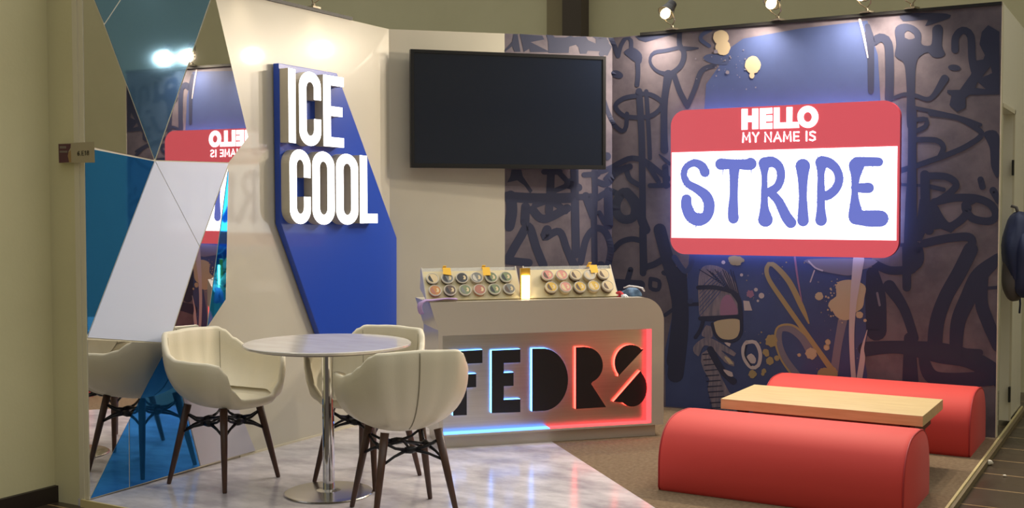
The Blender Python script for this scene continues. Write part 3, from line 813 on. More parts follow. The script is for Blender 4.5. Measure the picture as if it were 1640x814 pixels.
# ================================================================== SCREEN
a, b = on_plane(657.5, 79, CORNER_L+BNORM*.10, BNORM), on_plane(971, 90, CORNER_L+BNORM*.10, BNORM)
TVN = Vector((math.sin(math.radians(46)), -math.cos(math.radians(46)), 0)); TVU = Vector((-TVN.y, TVN.x, 0))
tv0 = Vector((a.x, a.y, 0))
tl, tr_, bl_, br_ = (on_plane(x, y, tv0, TVN) for x, y in ((657.5, 79), (971, 90), (659.5, 270), (971, 270)))
s1 = ((tr_-tl).dot(TVU)+(br_-bl_).dot(TVU))/2; zt = (tl.z+tr_.z)/2; zbm = (bl_.z+br_.z)/2
tv = thing('television', 'large black flat screen on the wall behind the counter', 'television', (tl+TVU*s1/2-TVN*.05)-Vector((0, 0, tl.z-zbm)))
def tv_box(mb, s0, s1_, z0, z1, n0, n1, mi=0): mb.frame_box(Vector((tl.x, tl.y, 0))+TVU*s0+TVN*n0+Vector((0, 0, z0)), TVU*(s1_-s0), TVN*(n1-n0), Vector((0, 0, z1-z0)), mi)
mb = MB(); bz = .022
tv_box(mb, 0, s1, zbm, zt, -.045, -.012)
for q in ((0, bz, zbm, zt), (s1-bz, s1, zbm, zt), (bz, s1-bz, zbm, zbm+.028), (bz, s1-bz, zt-bz, zt)): tv_box(mb, *q, -.012, 0)
mb.build('frame', 'tv_plastic', tv, world=True)
mb = MB(); tv_box(mb, bz, s1-bz, zbm+.028, zt-bz, -.012, -.006); mb.build('screen', 'tv_screen', tv, world=True)
mb = MB(); tv_box(mb, s1*.38, s1*.62, zbm+.2, zt-.2, -.30, -.045)
# bracket reaches back only as far as the wall
mb = MB()
for s in (.38, .56):
    pw = Vector((tl.x, tl.y, 0))+TVU*(s1*s)+TVN*(-.045)
    gap = (pw-CORNER_L).dot(BNORM)-.002; mb.frame_box(pw+Vector((0, 0, zbm+.25)), TVU*.06, -BNORM*gap, Vector((0, 0, .3)))
mb.build('wall_bracket', 'black_metal', tv, world=True)

# ================================================================== NAME TAG SIGN
SY = 7.315
nt_ = thing('name_tag_sign', 'big lit red and white name tag sign reading HELLO MY NAME IS STRIPE', 'sign', (-2.2, SY, 1.08))
def pw(off):
    st = [off]
    def f(x, y): st[0] += 1e-7; return on_y(x, y, SY-st[0])
    return f
def rrect(x0, z0, x1, z1, r, n=10):
    return ([(x1-r+r*math.cos(q), z1-r+r*math.sin(q)) for q in [math.pi/2*i/n for i in range(n+1)]] +
            [(x0+r+r*math.cos(q), z1-r+r*math.sin(q)) for q in [math.pi/2+math.pi/2*i/n for i in range(n+1)]] +
            [(x0+r+r*math.cos(q), z0+r+r*math.sin(q)) for q in [math.pi+math.pi/2*i/n for i in range(n+1)]] +
            [(x1-r+r*math.cos(q), z0+r+r*math.sin(q)) for q in [1.5*math.pi+math.pi/2*i/n for i in range(n+1)]])
sx0 = (on_y(1074, 300, SY).x); sx1 = on_y(1440.5, 300, SY).x
sz1 = on_y(1260, 168.5, SY).z; sz0 = on_y(1260, 410.5, SY).z
mb = MB(); mb.prism([rrect(sx0, sz0, sx1, sz1, .105)], lambda u, v, d: Vector((u, YM-.055-d*(YM-.055-SY)/.08, v)), .08, 0, 1)
mb.build('red_panel', ['sign_red', 'sign_red_side'], nt_, world=True)
mb = MB(); mb.prism([rrect(sx0+.06, sz0+.06, sx1-.06, sz1-.06, .08)], lambda u, v, d: Vector((u, YM-.030-d, v)), .024)
mb.build('added_glare_glow', 'glare_glow', nt_, world=True)  # glowing panel added behind the sign, stands in for the blue lens glare
wz1 = (on_y(1076, 243, SY).z+on_y(1437, 236, SY).z)/2; wz0 = (on_y(1074, 380, SY).z+on_y(1435, 386, SY).z)/2
wx0 = on_y(1076, 300, SY).x; wx1 = on_y(1436.5, 300, SY).x
mb = MB(); mb.box((wx0, SY-.003, wz0), (wx1, SY, wz1)); mb.build('white_panel', 'sign_lit', nt_, world=True)
HC = crop(1170, 155, 9.044)
mb = MB(); P = pw(.004)
def quadp(*pts): poly(mb, [HC(*pts)], P, 0)
for L in ([(160, 178), (248, 175), (246, 276), (314, 274), (314, 172), (402, 170), (402, 468), (314, 471), (314, 364), (246, 366), (246, 476), (158, 480)],
          [(424, 168), (606, 160), (606, 244), (512, 248), (512, 270), (606, 266), (606, 354), (512, 358), (512, 382), (606, 378), (606, 464), (424, 470)],
          [(626, 158), (712, 154), (712, 374), (804, 371), (804, 456), (624, 462)],
          [(810, 152), (897, 149), (894, 368), (985, 364), (996, 450), (810, 456)]): poly(mb, [HC(*L)], P, 0)
oo = [(1120+152*math.cos(t), 292+160*math.sin(t)) for t in [2*math.pi*i/36 for i in range(36)]]
oi = [(1118+60*math.cos(t), 294+72*math.sin(t)) for t in [2*math.pi*i/36 for i in range(36)]]
poly(mb, [HC(*oo), HC(*oi)], P, 0)
text_strokes(mb, 'MY NAME IS', 1170+160/9.044, 155+657/9.044, 1170+1250/9.044, 155+632/9.044, 14.3, 120, P, adv=[1.25, 1, .45, 1.15, 1.15, 1.25, .95, .5, .5, 1], lw=2.7)
mb.build('white_lettering', 'sign_lit', nt_, world=True)
# sprayed name
mb = MB(); P = pw(.0045); SC = crop(1070, 230, 5.089); SD = crop(1250, 230, 5.09); rs = random.Random(3)
def spray(cr_, pts):
    pts = [(x, y, w*1.1) for x, y, w in cr_(*pts)]
    ribbon(mb, pts, P, 0, 2.0)
    for x, y, w in smooth_path(pts, 1.2):
        for _ in range(7):
            q = rs.uniform(0, 6.283); d = w/2*rs.uniform(.9, 1.10)
            disc(mb, x+d*math.cos(q), y+d*math.sin(q), rs.uniform(.2, .75), P, 0, 5)
spray(SC, [(300, 235, 72), (275, 185, 66), (215, 158, 56), (150, 190, 48), (128, 255, 48), (160, 325, 56), (235, 370, 66), (305, 425, 80), (335, 500, 82), (315, 590, 80), (250, 620, 96), (185, 590, 90), (150, 510, 82), (150, 455, 76)])
spray(SC, [(430, 168, 86), (540, 168, 72), (650, 172, 84), (672, 165, 92)])
spray(SC, [(540, 190, 84), (537, 280, 66), (535, 420, 62), (530, 540, 76), (532, 610, 80)])
ribbon(mb, SC((448, 215, 9), (447, 255, 6)), P, 0); ribbon(mb, SC((677, 215, 9), (677, 252, 6)), P, 0); ribbon(mb, SC((228, 650, 12), (228, 682, 8)), P, 0)
spray(SC, [(785, 165, 88), (785, 260, 46), (785, 400, 50), (785, 520, 62), (793, 620, 112)])
spray(SC, [(785, 160, 88), (850, 150, 78), (905, 190, 66), (920, 270, 62), (890, 350, 62), (830, 392, 66), (795, 405, 62)])
spray(SC, [(845, 410, 62), (900, 470, 68), (960, 590, 80), (1000, 645, 84)])
spray(SD, [(182, 185, 112), (182, 280, 78), (182, 420, 60), (183, 520, 70), (184, 630, 86)])
spray(SD, [(335, 155, 96), (330, 250, 54), (330, 400, 60), (330, 520, 62), (331, 625, 88)])
spray(SD, [(340, 150, 90), (400, 160, 76), (455, 210, 66), (478, 290, 64), (450, 370, 66), (390, 420, 70), (345, 430, 66)])
spray(SD, [(620, 180, 118), (612, 280, 66), (606, 370, 50), (606, 450, 60), (612, 560, 104), (615, 600, 112)])
spray(SD, [(620, 150, 76), (720, 148, 70), (800, 150, 68)])
spray(SD, [(610, 360, 66), (690, 363, 76), (720, 362, 78)])
spray(SD, [(620, 605, 104), (730, 612, 122), (815, 612, 122)])
mb.build('sprayed_name', 'sign_spray', nt_, world=True)

# ================================================================== COUNTER
CB = on_z(860+140/5.2875, 660+258/5.2875)            # foot of the counter front
CN = Vector((.7254, -.6884, 0)); CU = Vector((.6884, .7254, 0))
def cs(x, y, off=0):                                   # photo point -> (s, z) on the counter front
    p = on_plane(x, y, CB+CN*off, CN); return ((p-CB).dot(CU), p.z)
def c3(s, z, n=0): return Vector((CB.x, CB.y, 0))+CU*s+CN*n+Vector((0, 0, z))
CT = .862; SL0 = cs(688, 484)[0]; SL1 = cs(702.5, 600)[0]; SR = cs(1063, 600)[0]; CZ0 = .07; DEP = .42
counter = thing('reception_counter', 'white counter with rounded end, lit steel recess and black letters FEDRS', 'counter', c3((SL1+SR)/2, 0, -DEP/2))
outer = [(SL1, CZ0), (SR, CZ0), (SR, CT-.15)]+[(SR-.15+.15*math.cos(q), CT-.15+.15*math.sin(q)) for q in [math.pi/2*i/12 for i in range(13)]][1:]+[(SL0, CT), (SL1, CT-.165)]
rl, rz1 = cs(709, 538); rr, _ = cs(1044, 527); rz0 = cs(1044, 678)[1]; RD = .075
hole = [(rl, rz0), (rr, rz0), (rr, rz1), (rl, rz1)]
mb = MB()
mb.prism([outer, hole], lambda u, v, d: c3(u, v, -RD+d), RD)
mb.prism([outer], lambda u, v, d: c3(u, v, -DEP+d), DEP-RD)
mb.build('body', 'counter_white', counter, world=True)
mb = MB(); mb.frame_box(c3(SL1+.03, 0, -DEP+.02), CU*(SR-SL1-.075), CN*(DEP-.045), Vector((0, 0, CZ0))); mb.build('plinth', 'counter_white', counter, world=True)
mb = MB(); mb.frame_box(c3(rl, rz0, -RD), CU*(rr-rl), CN*.004, Vector((0, 0, rz1-rz0))); mb.build('steel_panel', 'steel', counter, world=True)
smid = cs(880, 640)[0]
mb = MB(); mb.frame_box(c3(rl+.004, rz0, -RD+.004), CU*(smid-rl), CN*(RD-.008), Vector((0, 0, .006))); mb.build('blue_light_strip', 'led_blue', counter, world=True)
mb = MB(); mb.frame_box(c3(smid+.006, rz0, -RD+.004), CU*(rr-smid-.012), CN*(RD-.008), Vector((0, 0, .006))); mb.frame_box(c3(rr-.006, rz0+.006, -RD+.004), CU*.006, CN*(RD-.008), Vector((0, 0, rz1-rz0-.008))); mb.build('red_light_strip', 'led_red', counter, world=True)
LP = crop(640, 500, 3.391); LOFF = -RD+.027
def letter(nm, loops, neon):
    lo = [[cs(x, y, LOFF) for x, y in LP(*l)] for l in loops]
    mb = MB(); mb.prism(lo, lambda u, v, d: c3(u, v, -RD+.006+d), RD-.006+LOFF-.003, 1, 1, back=True)
    mb.prism(lo, lambda u, v, d: c3(u, v, LOFF-.003+d), .003, 0, 0, back=False)
    mb.build(nm, ['letter_black', neon], counter, world=True)
letter('letter_f', [[(290, 214), (450, 205), (450, 277), (363, 281), (363, 338), (416, 335), (416, 408), (365, 411), (365, 560), (290, 563)]], 'neon_blue')
letter('letter_e', [[(500, 209), (656, 202), (656, 274), (566, 277), (566, 331), (619, 328), (619, 401), (566, 403), (566, 477), (656, 473), (656, 544), (500, 549)]], 'neon_blue')
letter('letter_d', [[(720, 199), (775, 198)]+[(775+140*math.cos(q), 367+170*math.sin(q)) for q in [math.radians(-84+168*i/22) for i in range(23)]]+[(775, 537), (720, 540)]], 'neon_blue')
letter('letter_r', [[(957, 191), (1005, 189)]+[(1008+96*math.cos(q), 289+99*math.sin(q)) for q in [math.radians(-80+145*i/18) for i in range(19)]]+[(1040, 390), (1122, 517), (957, 527)]], 'neon_red')
ucx, ucy = 1256, 276
up = [(1326, 201), (1187, 350)]+[(1256+88*math.cos(q), 276+98*math.sin(q)) for q in [math.radians(140+170*i/20) for i in range(21)]]
letter('letter_s', [up], 'neon_red')
lw_ = [(1308, 320), (1162, 487)]+[(1262+82*math.cos(q), 412+102*math.sin(q)) for q in [math.radians(128-176*i/20) for i in range(21)]]
letter('letter_s', [lw_], 'neon_red')

# display on the counter: two tilted trays with a lit bar between
DOFF = -.06
TILT = math.radians(54)
dl0 = cs(684, 478, DOFF)[0]; dl1 = cs(835, 474, DOFF)[0]; dr0 = cs(849, 474, DOFF)[0]; dr1 = cs(989, 474, DOFF)[0]
tn = (CN*math.sin(TILT)+Vector((0, 0, math.cos(TILT)))).normalized(); tvv = (-CN*math.cos(TILT)+Vector((0, 0, math.sin(TILT)))).normalized()
T0 = c3(0, CT+.008, DOFF)
def t3(s, t, n=0): return T0+CU*s+tvv*t+tn*n
def ts(x, y, n=0):
    p = on_plane(x, y, T0+tn*n, tn); d = p-T0; return (d.dot(CU), d.dot(tvv))
TH = max(.10, ts(760, 434)[1]); TH2 = TH+.03
disp = thing('display_stand', 'tilted two tray display stand with a lit bar, on the counter', 'display stand', c3((dl0+dr1)/2, CT, DOFF-.08))
for nm, s0, s1_ in (('tray', dl0, dl1), ('tray', dr0, dr1)):
    mb = MB(); mb.frame_box(t3(s0, 0, -.012), CU*(s1_-s0), tvv*TH, tn*.012); mb.build(nm, 'tray_board', disp, world=True)
    mb = MB()
    mb.frame_box(t3(s0, TH, -.012), CU*(s1_-s0), tvv*.03, tn*.004); mb.build('clear_top_edge', 'acrylic', disp, world=True)
    for s in (s0-.006, s1_):
        mb = MB(); mb.prism([[(0, 0), (TH2, 0), (TH2*.98, -.03), (TH2*math.sin(TILT)*math.sin(TILT), -TH2*math.cos(TILT)*math.sin(TILT))]], lambda u, v, d, s=s: t3(s+d, u, v), .006); mb.build('side_cheek', 'counter_white', disp, world=True)
HB = cs(840, 430, DOFF)[1]-CT; lb0 = cs(834, 474, DOFF)[0]; lb1 = cs(849, 474, DOFF)[0]
mb = MB(); mb.frame_box(c3(lb0, CT+.001, DOFF-.02), CU*(lb1-lb0), CN*.022, Vector((0, 0, HB))); mb.build('lamp_housing', 'gold', disp, world=True)
mb = MB(); mb.frame_box(c3(lb0+.006, CT+.006, DOFF+.002), CU*(lb1-lb0-.012), CN*.008, Vector((0, 0, HB*.74))); mb.build('lit_bar', 'tube_lit', disp, world=True)
mb = MB(); mb.frame_box(t3(dl0, 0, -.012)-Vector((0, 0, .0)), CU*(dr1-dl0), -CN*.10, Vector((0, 0, .006))); mb.build('base_rail', 'counter_white', disp, world=True)
# tins: each a thing with body, lid and printed label
def make_tin(h, lab_mat, body, label, group):
    t = thing('snus_tin', label, 'tin', (0, 0, 0), 0, group)
    MB().lathe([(0.0348, 0), (0.0368, .002), (0.0368, h*.62), (0.0354, h*.62)], seg=28).build('tin_body', body, t, smooth=False)
    MB().lathe([(0.0354, h*.62), (0.0384, h*.64), (0.0384, h-.003), (0.0360, h), (0.0336, h), (0.0324, h-.0015)], seg=28).build('lid', 'tin_white', t, smooth=False)
    mb = MB(); mb.lathe([(0.0319, h-.0016), (0.0309, h-.0006)], seg=28)
    seg = [(.0265*math.cos(q), .0265*math.sin(q)) for q in [math.radians(125+150*i/14) for i in range(15)]]
    mb.prism([seg], lambda u, v, d: Vector((u, v, h-.0007+d)), .0004, 1)
    mb.prism([[(.004, -.012), (.019, -.014), (.024, .002), (.016, .016), (.006, .010), (.012, .001)]], lambda u, v, d: Vector((u, v, h-.0007+d)), .0004, 2)
    mb.build('printed_label', [lab_mat, body, 'tin_cream'], t)
    return t
protos = {}
def tin(px, py, h, lm, body, label, group):
    key = (h, lm, body)
    if key not in protos: o = make_tin(h, lm, body, label, group); protos[key] = o
    else: o = copy_tree(protos[key])
    tag(o, label, 'tin', group)
    s, t = ts(px, py, h)
    base = t3(s, t, .0005)
    zx = tn; xx = CU; yy = zx.cross(xx)
    o.matrix_world = Matrix(((xx.x, yy.x, zx.x, base.x), (xx.y, yy.y, zx.y, base.y), (xx.z, yy.z, zx.z, base.z), (0, 0, 0, 1)))
D1 = crop(660, 415, 7.81); D2 = crop(830, 415, 6.833)
ordn = ['first', 'second', 'third', 'fourth', 'fifth', 'sixth']
LT = [((257, 240), 'tin_cream', 'tin_black', 'dark tin with half cream label'), ((443, 238), 'tin_grey', 'tin_dark', 'round dark tin with grey label'), ((626, 232), 'tin_black', 'tin_dark', 'round tin with black label'),
      ((810, 228), 'tin_grey', 'tin_white', 'round tin with plain grey lid'), ((992, 226), 'tin_green', 'tin_dark', 'round tin with pale green label'), ((1175, 220), 'tin_green', 'tin_black', 'dark rimmed tin with green label')]
LB = [((290, 390), 'tin_orange', 'tin_rose', 'orange tin'), ((477, 385), 'tin_brown', 'tin_dark', 'dark brown tin'), ((665, 382), 'tin_green', 'tin_grey', 'olive green tin'),
      ((848, 378), 'tin_rose', 'tin_rose', 'rose red tin'), ((1032, 372), 'tin_green', 'tin_black', 'green tin'), ((1217, 368), 'tin_grey', 'tin_brown', 'grey labelled tin')]
for row, rn in ((LT, 'upper'), (LB, 'lower')):
    for i, (p, lm, bd, d) in enumerate(row):
        (x, y), = D1(p); tin(x, y, .022, lm, bd, '%s, %s in the %s row of the left tray' % (d, ordn[i], rn), 'tins on the left tray')
RT = [(322, 172, 'tin_pink'), (478, 170, 'tin_pink'), (630, 168, 'tin_cream'), (782, 170, 'tin_white'), (935, 158, 'tin_cream')]
RB = [(365, 302, 'tin_yellow'), (520, 302, 'tin_pink'), (678, 300, 'tin_yellow'), (830, 290, 'tin_yellow'), (982, 288, 'tin_cream')]
cw = {'tin_pink': 'pink and cream', 'tin_cream': 'cream', 'tin_white': 'plain white', 'tin_yellow': 'cream and yellow'}
for row, rn in ((RT, 'upper'), (RB, 'lower')):
    for i, (x_, y_, lm) in enumerate(row):
        (x, y), = D2((x_, y_)); tin(x, y, .036, lm, 'tin_brown' if i % 2 == 0 else 'tin_cream', 'tall %s tin, %s in the %s row of the right tray' % (cw[lm], ordn[i], rn), 'tins on the right tray')
# yellow notes clipped on the top edges
for i, (pts, lab) in enumerate(((D1((383, 110), (478, 112), (492, 205), (388, 190)), 'yellow note stuck over the second tin, left end of the display'),
                                (D1((876, 104), (968, 104), (985, 205), (890, 205)), 'yellow note stuck over the fifth tin of the left tray'),
                                (D2((770, 66), (858, 66), (876, 148), (800, 152)), 'yellow note stuck over the fourth tin of the right tray'))):
    lo = [ts(x, y, .026 if i < 2 else .040) for x, y in pts]
    mb = MB(); nb = .026 if i < 2 else .040
    mb.prism([lo], lambda u, v, d: t3(u, v, nb+d), .0015)
    mb.frame_box(t3(lo[0][0]+.004, TH+.02, -.008), CU*.02, tvv*.004, tn*(nb+.008))
    tag(mb.build('price_note', 'note_yellow'), lab, 'note', 'yellow notes on the display')

# cloths at both ends of the counter
def heap(name, mt, base, a, b, c, seed, label, cat='cloth', amp=.35):
    """crumpled cloth: a folded heap on the counter top"""
    r_ = random.Random(seed); nu, nv = 26, 12; vs = []
    ph = [r_.uniform(0, 6.28) for _ in range(6)]
    for j in range(nv+1):
        lat = (math.pi/2)*j/nv
        for i in range(nu):
            q = 2*math.pi*i/nu
            w = 1+amp*(.5*math.sin(3*q+ph[0]+2*lat)+.35*math.sin(5*q+ph[1]-3*lat)+.25*math.sin(8*q+ph[2]))
            hgt = math.sin(lat)*(1+amp*.7*math.sin(4*q+ph[3]+4*lat)*math.cos(lat))
            vs.append(Vector(base)+CU*(a*w*math.cos(lat)*math.cos(q))+CN*(b*w*math.cos(lat)*math.sin(q))+Vector((0, 0, max(0, c*hgt))))
    mb = MB(); mb.add(vs, [(j*nu+i, j*nu+(i+1) % nu, (j+1)*nu+(i+1) % nu, (j+1)*nu+i) for j in range(nv) for i in range(nu)]+[tuple(reversed(range(nu)))])
    return tag(mb.build(name, mt, smooth=True), label, cat)
cbx = cs(1012, 476, -.13)[0]
heap('cloth', 'cloth_blue', c3(cbx, CT, -.13), .066, .05, .05, 5, 'blue and white crumpled cloth at the rounded counter end')
heap('cloth', 'cloth_white', c3(cbx-.085, CT, -.045), .022, .02, .018, 8, 'small cream crumpled cloth between the red rag and the blue cloth')
heap('cloth', 'cloth_red', c3(cbx-.105, CT, -.075), .03, .018, .035, 9, 'small red rag against the right tray end')
# white fold lying on the blue cloth
mb = MB()
mb.tube([c3(cbx-.06, CT+.052, -.12), c3(cbx-.03, CT+.064, -.10), c3(cbx+.01, CT+.06, -.08), c3(cbx+.05, CT+.05, -.085), c3(cbx+.07, CT+.03, -.10)], [.006, .010, .008, .010, .006], 8, squash=.6)
tag(mb.build('face_mask', 'cloth_white', smooth=True), 'white folded strip lying on top of the blue cloth', 'cloth')
# lilac cloth hanging over the left end
mb = MB(); path = []
for i in range(13):
    t = i/12
    if t < .6: path.append(c3(SL0+.17-t*.32, CT+.008+.003*math.sin(9*t), -.028))
    else:
        u = (t-.6)/.4; path.append(c3(SL0-.030-.012*math.sin(u*3), CT+.006-u*.075, -.028))
vs = []
for i, p in enumerate(path):
    for k in range(9):
        w = (k/8-.5)*(.036+.06*max(0, i/12-.55)); vs.append(p+CN*w+Vector((0, 0, .003*(1+math.sin(k*1.7+i*.6))))-CU*(.008*(1+math.sin(k*1.3))*(1 if i > 7 else 0)))
fs = [(i*9+k, i*9+k+1, (i+1)*9+k+1, (i+1)*9+k) for i in range(12) for k in range(8)]
mb.add(vs, fs)
o = mb.build('cloth', 'cloth_lilac', smooth=True); tag(o, 'lilac cloth hanging over the left edge of the counter', 'cloth')
sd = o.modifiers.new('solid', 'SOLIDIFY'); sd.thickness = .006; sd.offset = 1

# ================================================================== ROUND TABLE
TC = Vector((-3.572, 4.332, 0))
tb = thing('round_table', 'round white pedestal table with chrome column between the chairs', 'table', TC)
MB().lathe([(.0, .722), (.36, .722), (.385, .727), (.395, .732)], seg=72).build('under_edge', 'table_edge', tb, smooth=False)
MB().lathe([(.0, .732), (.404, .732), (.410, .736), (.410, .744), (.406, .747), (.0, .747)], seg=72).build('table_top', 'table_white', tb, smooth=False)
MB().lathe([(.029, .012), (.029, .715), (.10, .716), (.10, .722)], seg=32).build('column', 'chrome', tb, smooth=False)
mb = MB(); mb.lathe([(.0, 0), (.216, 0), (.220, .004), (.214, .008), (.18, .0105), (.06, .016), (.04, .024), (.0, .024)], seg=64); mb.build('base', 'brushed', tb, smooth=False)

# ================================================================== CHAIRS (front = +X in their own frame)
def lerp_tab(tab, q):
    for (a0, v0), (a1, v1) in zip(tab, tab[1:]):
        if a0 <= q <= a1:
            t = (q-a0)/(a1-a0); t = t*t*(3-2*t); return v0+(v1-v0)*t
    return tab[-1][1]
RIM = [(0, .436), (24, .442), (36, .492), (43, .585), (50, .628), (60, .640), (95, .645), (110, .664), (122, .700), (132, .744), (141, .764), (180, .770)]
RADF = [(0, .255), (25, .272), (45, .318), (60, .328), (90, .302), (120, .300), (140, .302), (160, .262), (180, .250)]
def make_chair():
    root = thing('tub_chair', '', 'chair')
    NQ, NT = 96, 14
    def pt(q, t, inner):
        d = abs((q+180) % 360-180)
        rim = lerp_tab(RIM, d); R = lerp_tab(RADF, d)
        # walls lean outward towards the rim; the belly is a rounded bowl
        zb_, zs_ = .385, .432
        p = 2.5+1.5*max(0, 1-d/80)
        prof = lambda w: (1-(1-w)**p)**.5
        if not inner:
            w = t**1.8; z = zb_+(rim-zb_)*w; r = R*prof(w)
        else:
            zt_ = max(rim, zs_+.004); w0 = (zs_-zb_)/(zt_-zb_)
            u = (t-.5)/.5; w = w0+(1-w0)*max(0, u)**1.15
            z = zb_+(zt_-.002-zb_)*w; r = max(.02, R*prof(w)-.030)
        return Vector((r*math.cos(math.radians(q)), r*math.sin(math.radians(q)), z))
    mb = MB(); vs = []; rows = 0
    for j in range(NT+1):
        t = max(.02, j/NT)
        vs += [pt(360*i/NQ, t, False) for i in range(NQ)]; rows += 1
    # rolled rim
    for k in (1, 2, 3):
        q_ = math.pi*k/4
        for i in range(NQ):
            a = pt(360*i/NQ, 1, False); b = pt(360*i/NQ, 1, True); m_ = (a+b)/2; hv = (a-b)/2
            vs.append(m_+hv*math.cos(q_)+Vector((0, 0, .014*math.sin(q_))))
        rows += 1
    for j in range(6):
        t = 1-j/6*.5
        vs += [pt(360*i/NQ, t, True) for i in range(NQ)]; rows += 1
    fs = [(j*NQ+i, j*NQ+(i+1) % NQ, (j+1)*NQ+(i+1) % NQ, (j+1)*NQ+i) for j in range(rows-1) for i in range(NQ)]
    fs += [tuple(reversed(range(NQ)))]
    mb.add(vs, fs); mb.build('tub_shell', 'leather', root, smooth=True)
    # seat cushion
    mb = MB(); vs = []
    for j in range(9):
        t = j/8
        for i in range(NQ):
            p = pt(360*i/NQ, .5, True)
            vs.append(Vector((p.x*(1-t)*1.01, p.y*(1-t)*1.01, p.z-.004+.014*(1-(1-t)**6))))
    fs = [(j*NQ+i, j*NQ+(i+1) % NQ, (j+1)*NQ+(i+1) % NQ, (j+1)*NQ+i) for j in range(8) for i in range(NQ)]
    mb.add(vs, fs); mb.build('seat', 'leather', root, smooth=True)
    # seams: the raised one down the back and two inside
    mb = MB(); mb.tube([pt(180, t, False)+Vector((-.001, 0, 0)) for t in [1, .97, .93, .88, .82, .75, .68, .6, .5, .4, .3, .2]], .0032, 8); mb.build('back_seam', 'leather_seam', root, smooth=True)
    for q in (138, 222):
        mb = MB(); mb.tube([pt(q, t, True)+Vector((.001, 0, .0)) for t in [.99, .92, .85, .78, .7, .62, .56, .52]], .0016, 6); mb.build('inner_seam', 'leather_seam', root, smooth=True)
    FT = .1945; TP = .125
    legs = {}
    for sx, sy in ((1, -1), (1, 1), (-1, 1), (-1, -1)):
        top = Vector((TP*sx, TP*sy, .405)); foot = Vector((FT*sx, FT*sy, 0))
        mb = MB(); mb.tube([foot, foot.lerp(top, .02), foot.lerp(top, .5), top], [.010, .0115, .0165, .020], 16); mb.build('leg', 'walnut', root, smooth=True)
        legs[(sx, sy)] = lambda z, f=foot, t=top: f.lerp(t, z/.405)
    mb = MB(); order = [(1, -1), (1, 1), (-1, 1), (-1, -1)]
    for i in range(4):
        A, B = legs[order[i]], legs[order[(i+1) % 4]]
        mid = (A(.3)+B(.3))/2; inw = Vector((-mid.x, -mid.y, 0)).normalized()
        hub = Vector((mid.x, mid.y, .315))+inw*.035
        along = (B(.3)-A(.3)).normalized()
        for L_, sg in ((A, -1), (B, 1)):
            h1 = hub+along*(.016*sg)
            mb.tube([h1, h1.lerp(L_(.355), .5)+Vector((0, 0, -.006)), L_(.362)], [.0095, .0064, .0066], 8)
            mb.tube([h1, h1.lerp(L_(.262), .5)+Vector((0, 0, .006)), L_(.262)], [.0095, .0064, .0066], 8)
        mb.tube([hub-along*.026, hub, hub+along*.026], [.012, .015, .012], 10, squash=1.2)
        mb.tube([hub, Vector((0, 0, .335))], [.006, .006], 8)
    mb.build('brace', 'black_steel', root, smooth=True)
    return root
chair = make_chair()
spots = [(-4.206, 4.262, 0.0, 'cream tub chair by the mirror wall, left of the round table'),
         (-3.586, 4.665, -math.pi/2, 'cream tub chair behind the round table, facing the viewer'),
         (-3.034, 4.216, math.radians(90+53), 'cream tub chair nearest the counter front, seen from its back')]
for i, (x, y, r_, lab) in enumerate(spots):
    o = chair if i == 0 else copy_tree(chair)
    o.location = (x, y, 0); o.rotation_euler = (0, 0, r_); tag(o, lab, 'chair', 'cream tub chairs around the round table')

# ================================================================== BENCHES AND LOW TABLE
def make_bench(x0, x1, y0, y1, h, label):
    root = thing('bench', label, 'bench', ((x0+x1)/2, (y0+y1)/2, 0), 0, 'red upholstered benches')
    hw = (y1-y0)/2; prof = []
    n = 40; e = 2.9
    prof = [(-hw+.012, .0), (-hw, .02), (-hw, h*.30)]
    for i in range(1, n):
        q = math.pi-math.pi*i/n; c, s = math.cos(q), math.sin(q)
        prof.append((hw*math.copysign(abs(c)**(2/e), c), h*.30+h*.70*(abs(s)**(2/2.3))))
    prof += [(hw, h*.30), (hw, .02), (hw-.012, 0)]
    hl = (x1-x0)/2; m_ = len(prof)
    # cross-sections, shrinking a touch into a soft edge at both ends
    xs = [(-hl, .955), (-hl+.004, .975), (-hl+.014, .992), (-hl+.03, 1), (hl-.03, 1), (hl-.014, .992), (hl-.004, .975), (hl, .955)]
    vs = []
    for x, k in xs:
        for y, z in prof: vs.append(Vector((x, y*k, z if z < .03 else h*.2+(z-h*.2)*(k if z > h*.2 else 1))))
    mb = MB()
    fs = [(j*m_+i, j*m_+(i+1) % m_, (j+1)*m_+(i+1) % m_, (j+1)*m_+i) for j in range(len(xs)-1) for i in range(m_)]
    fs += [tuple(reversed(range(m_))), tuple(range((len(xs)-1)*m_, len(xs)*m_))]
    mb.add(vs, fs); o = mb.build('upholstery', 'red_fabric', root, smooth=True)
    o.data.set_sharp_from_angle(angle=math.radians(50)) if hasattr(o.data, 'set_sharp_from_angle') else None
    for x in (-hl+.006, hl-.006):
        mb = MB(); mb.tube([Vector((x, y*.982, z if z < .03 else h*.2+(z-h*.2)*(.982 if z > h*.2 else 1))) for y, z in prof], .0045, 8); mb.build('piping', 'red_piping', root, smooth=True)
    return root
make_bench(-2.185, -1.0, 5.192, 5.822, .356, 'red rounded bench in front of the low wooden table')
make_bench(-2.15, -.945, 6.745, 7.372, .350, 'red rounded bench behind the low table, against the graffiti wall')
LZ = .358
ta, tb_, tcn, tdn = on_z(1155, 638.5, LZ), on_z(1477, 667, LZ), on_z(1511, 640, LZ), on_z(1208, 616, LZ)
lx0, lx1 = (ta.x+tdn.x)/2, (tb_.x+tcn.x)/2; ly0, ly1 = (ta.y+tb_.y)/2, (tdn.y+tcn.y)/2
lt = thing('low_table', 'low table with thick pale wooden top between the two red benches', 'table', ((lx0+lx1)/2, (ly0+ly1)/2, 0))
mb = MB(); mb.box((lx0, ly0, LZ-.055), (lx1, ly1, LZ)); mb.build('table_top', 'light_wood', lt, world=True, bevel=.002)
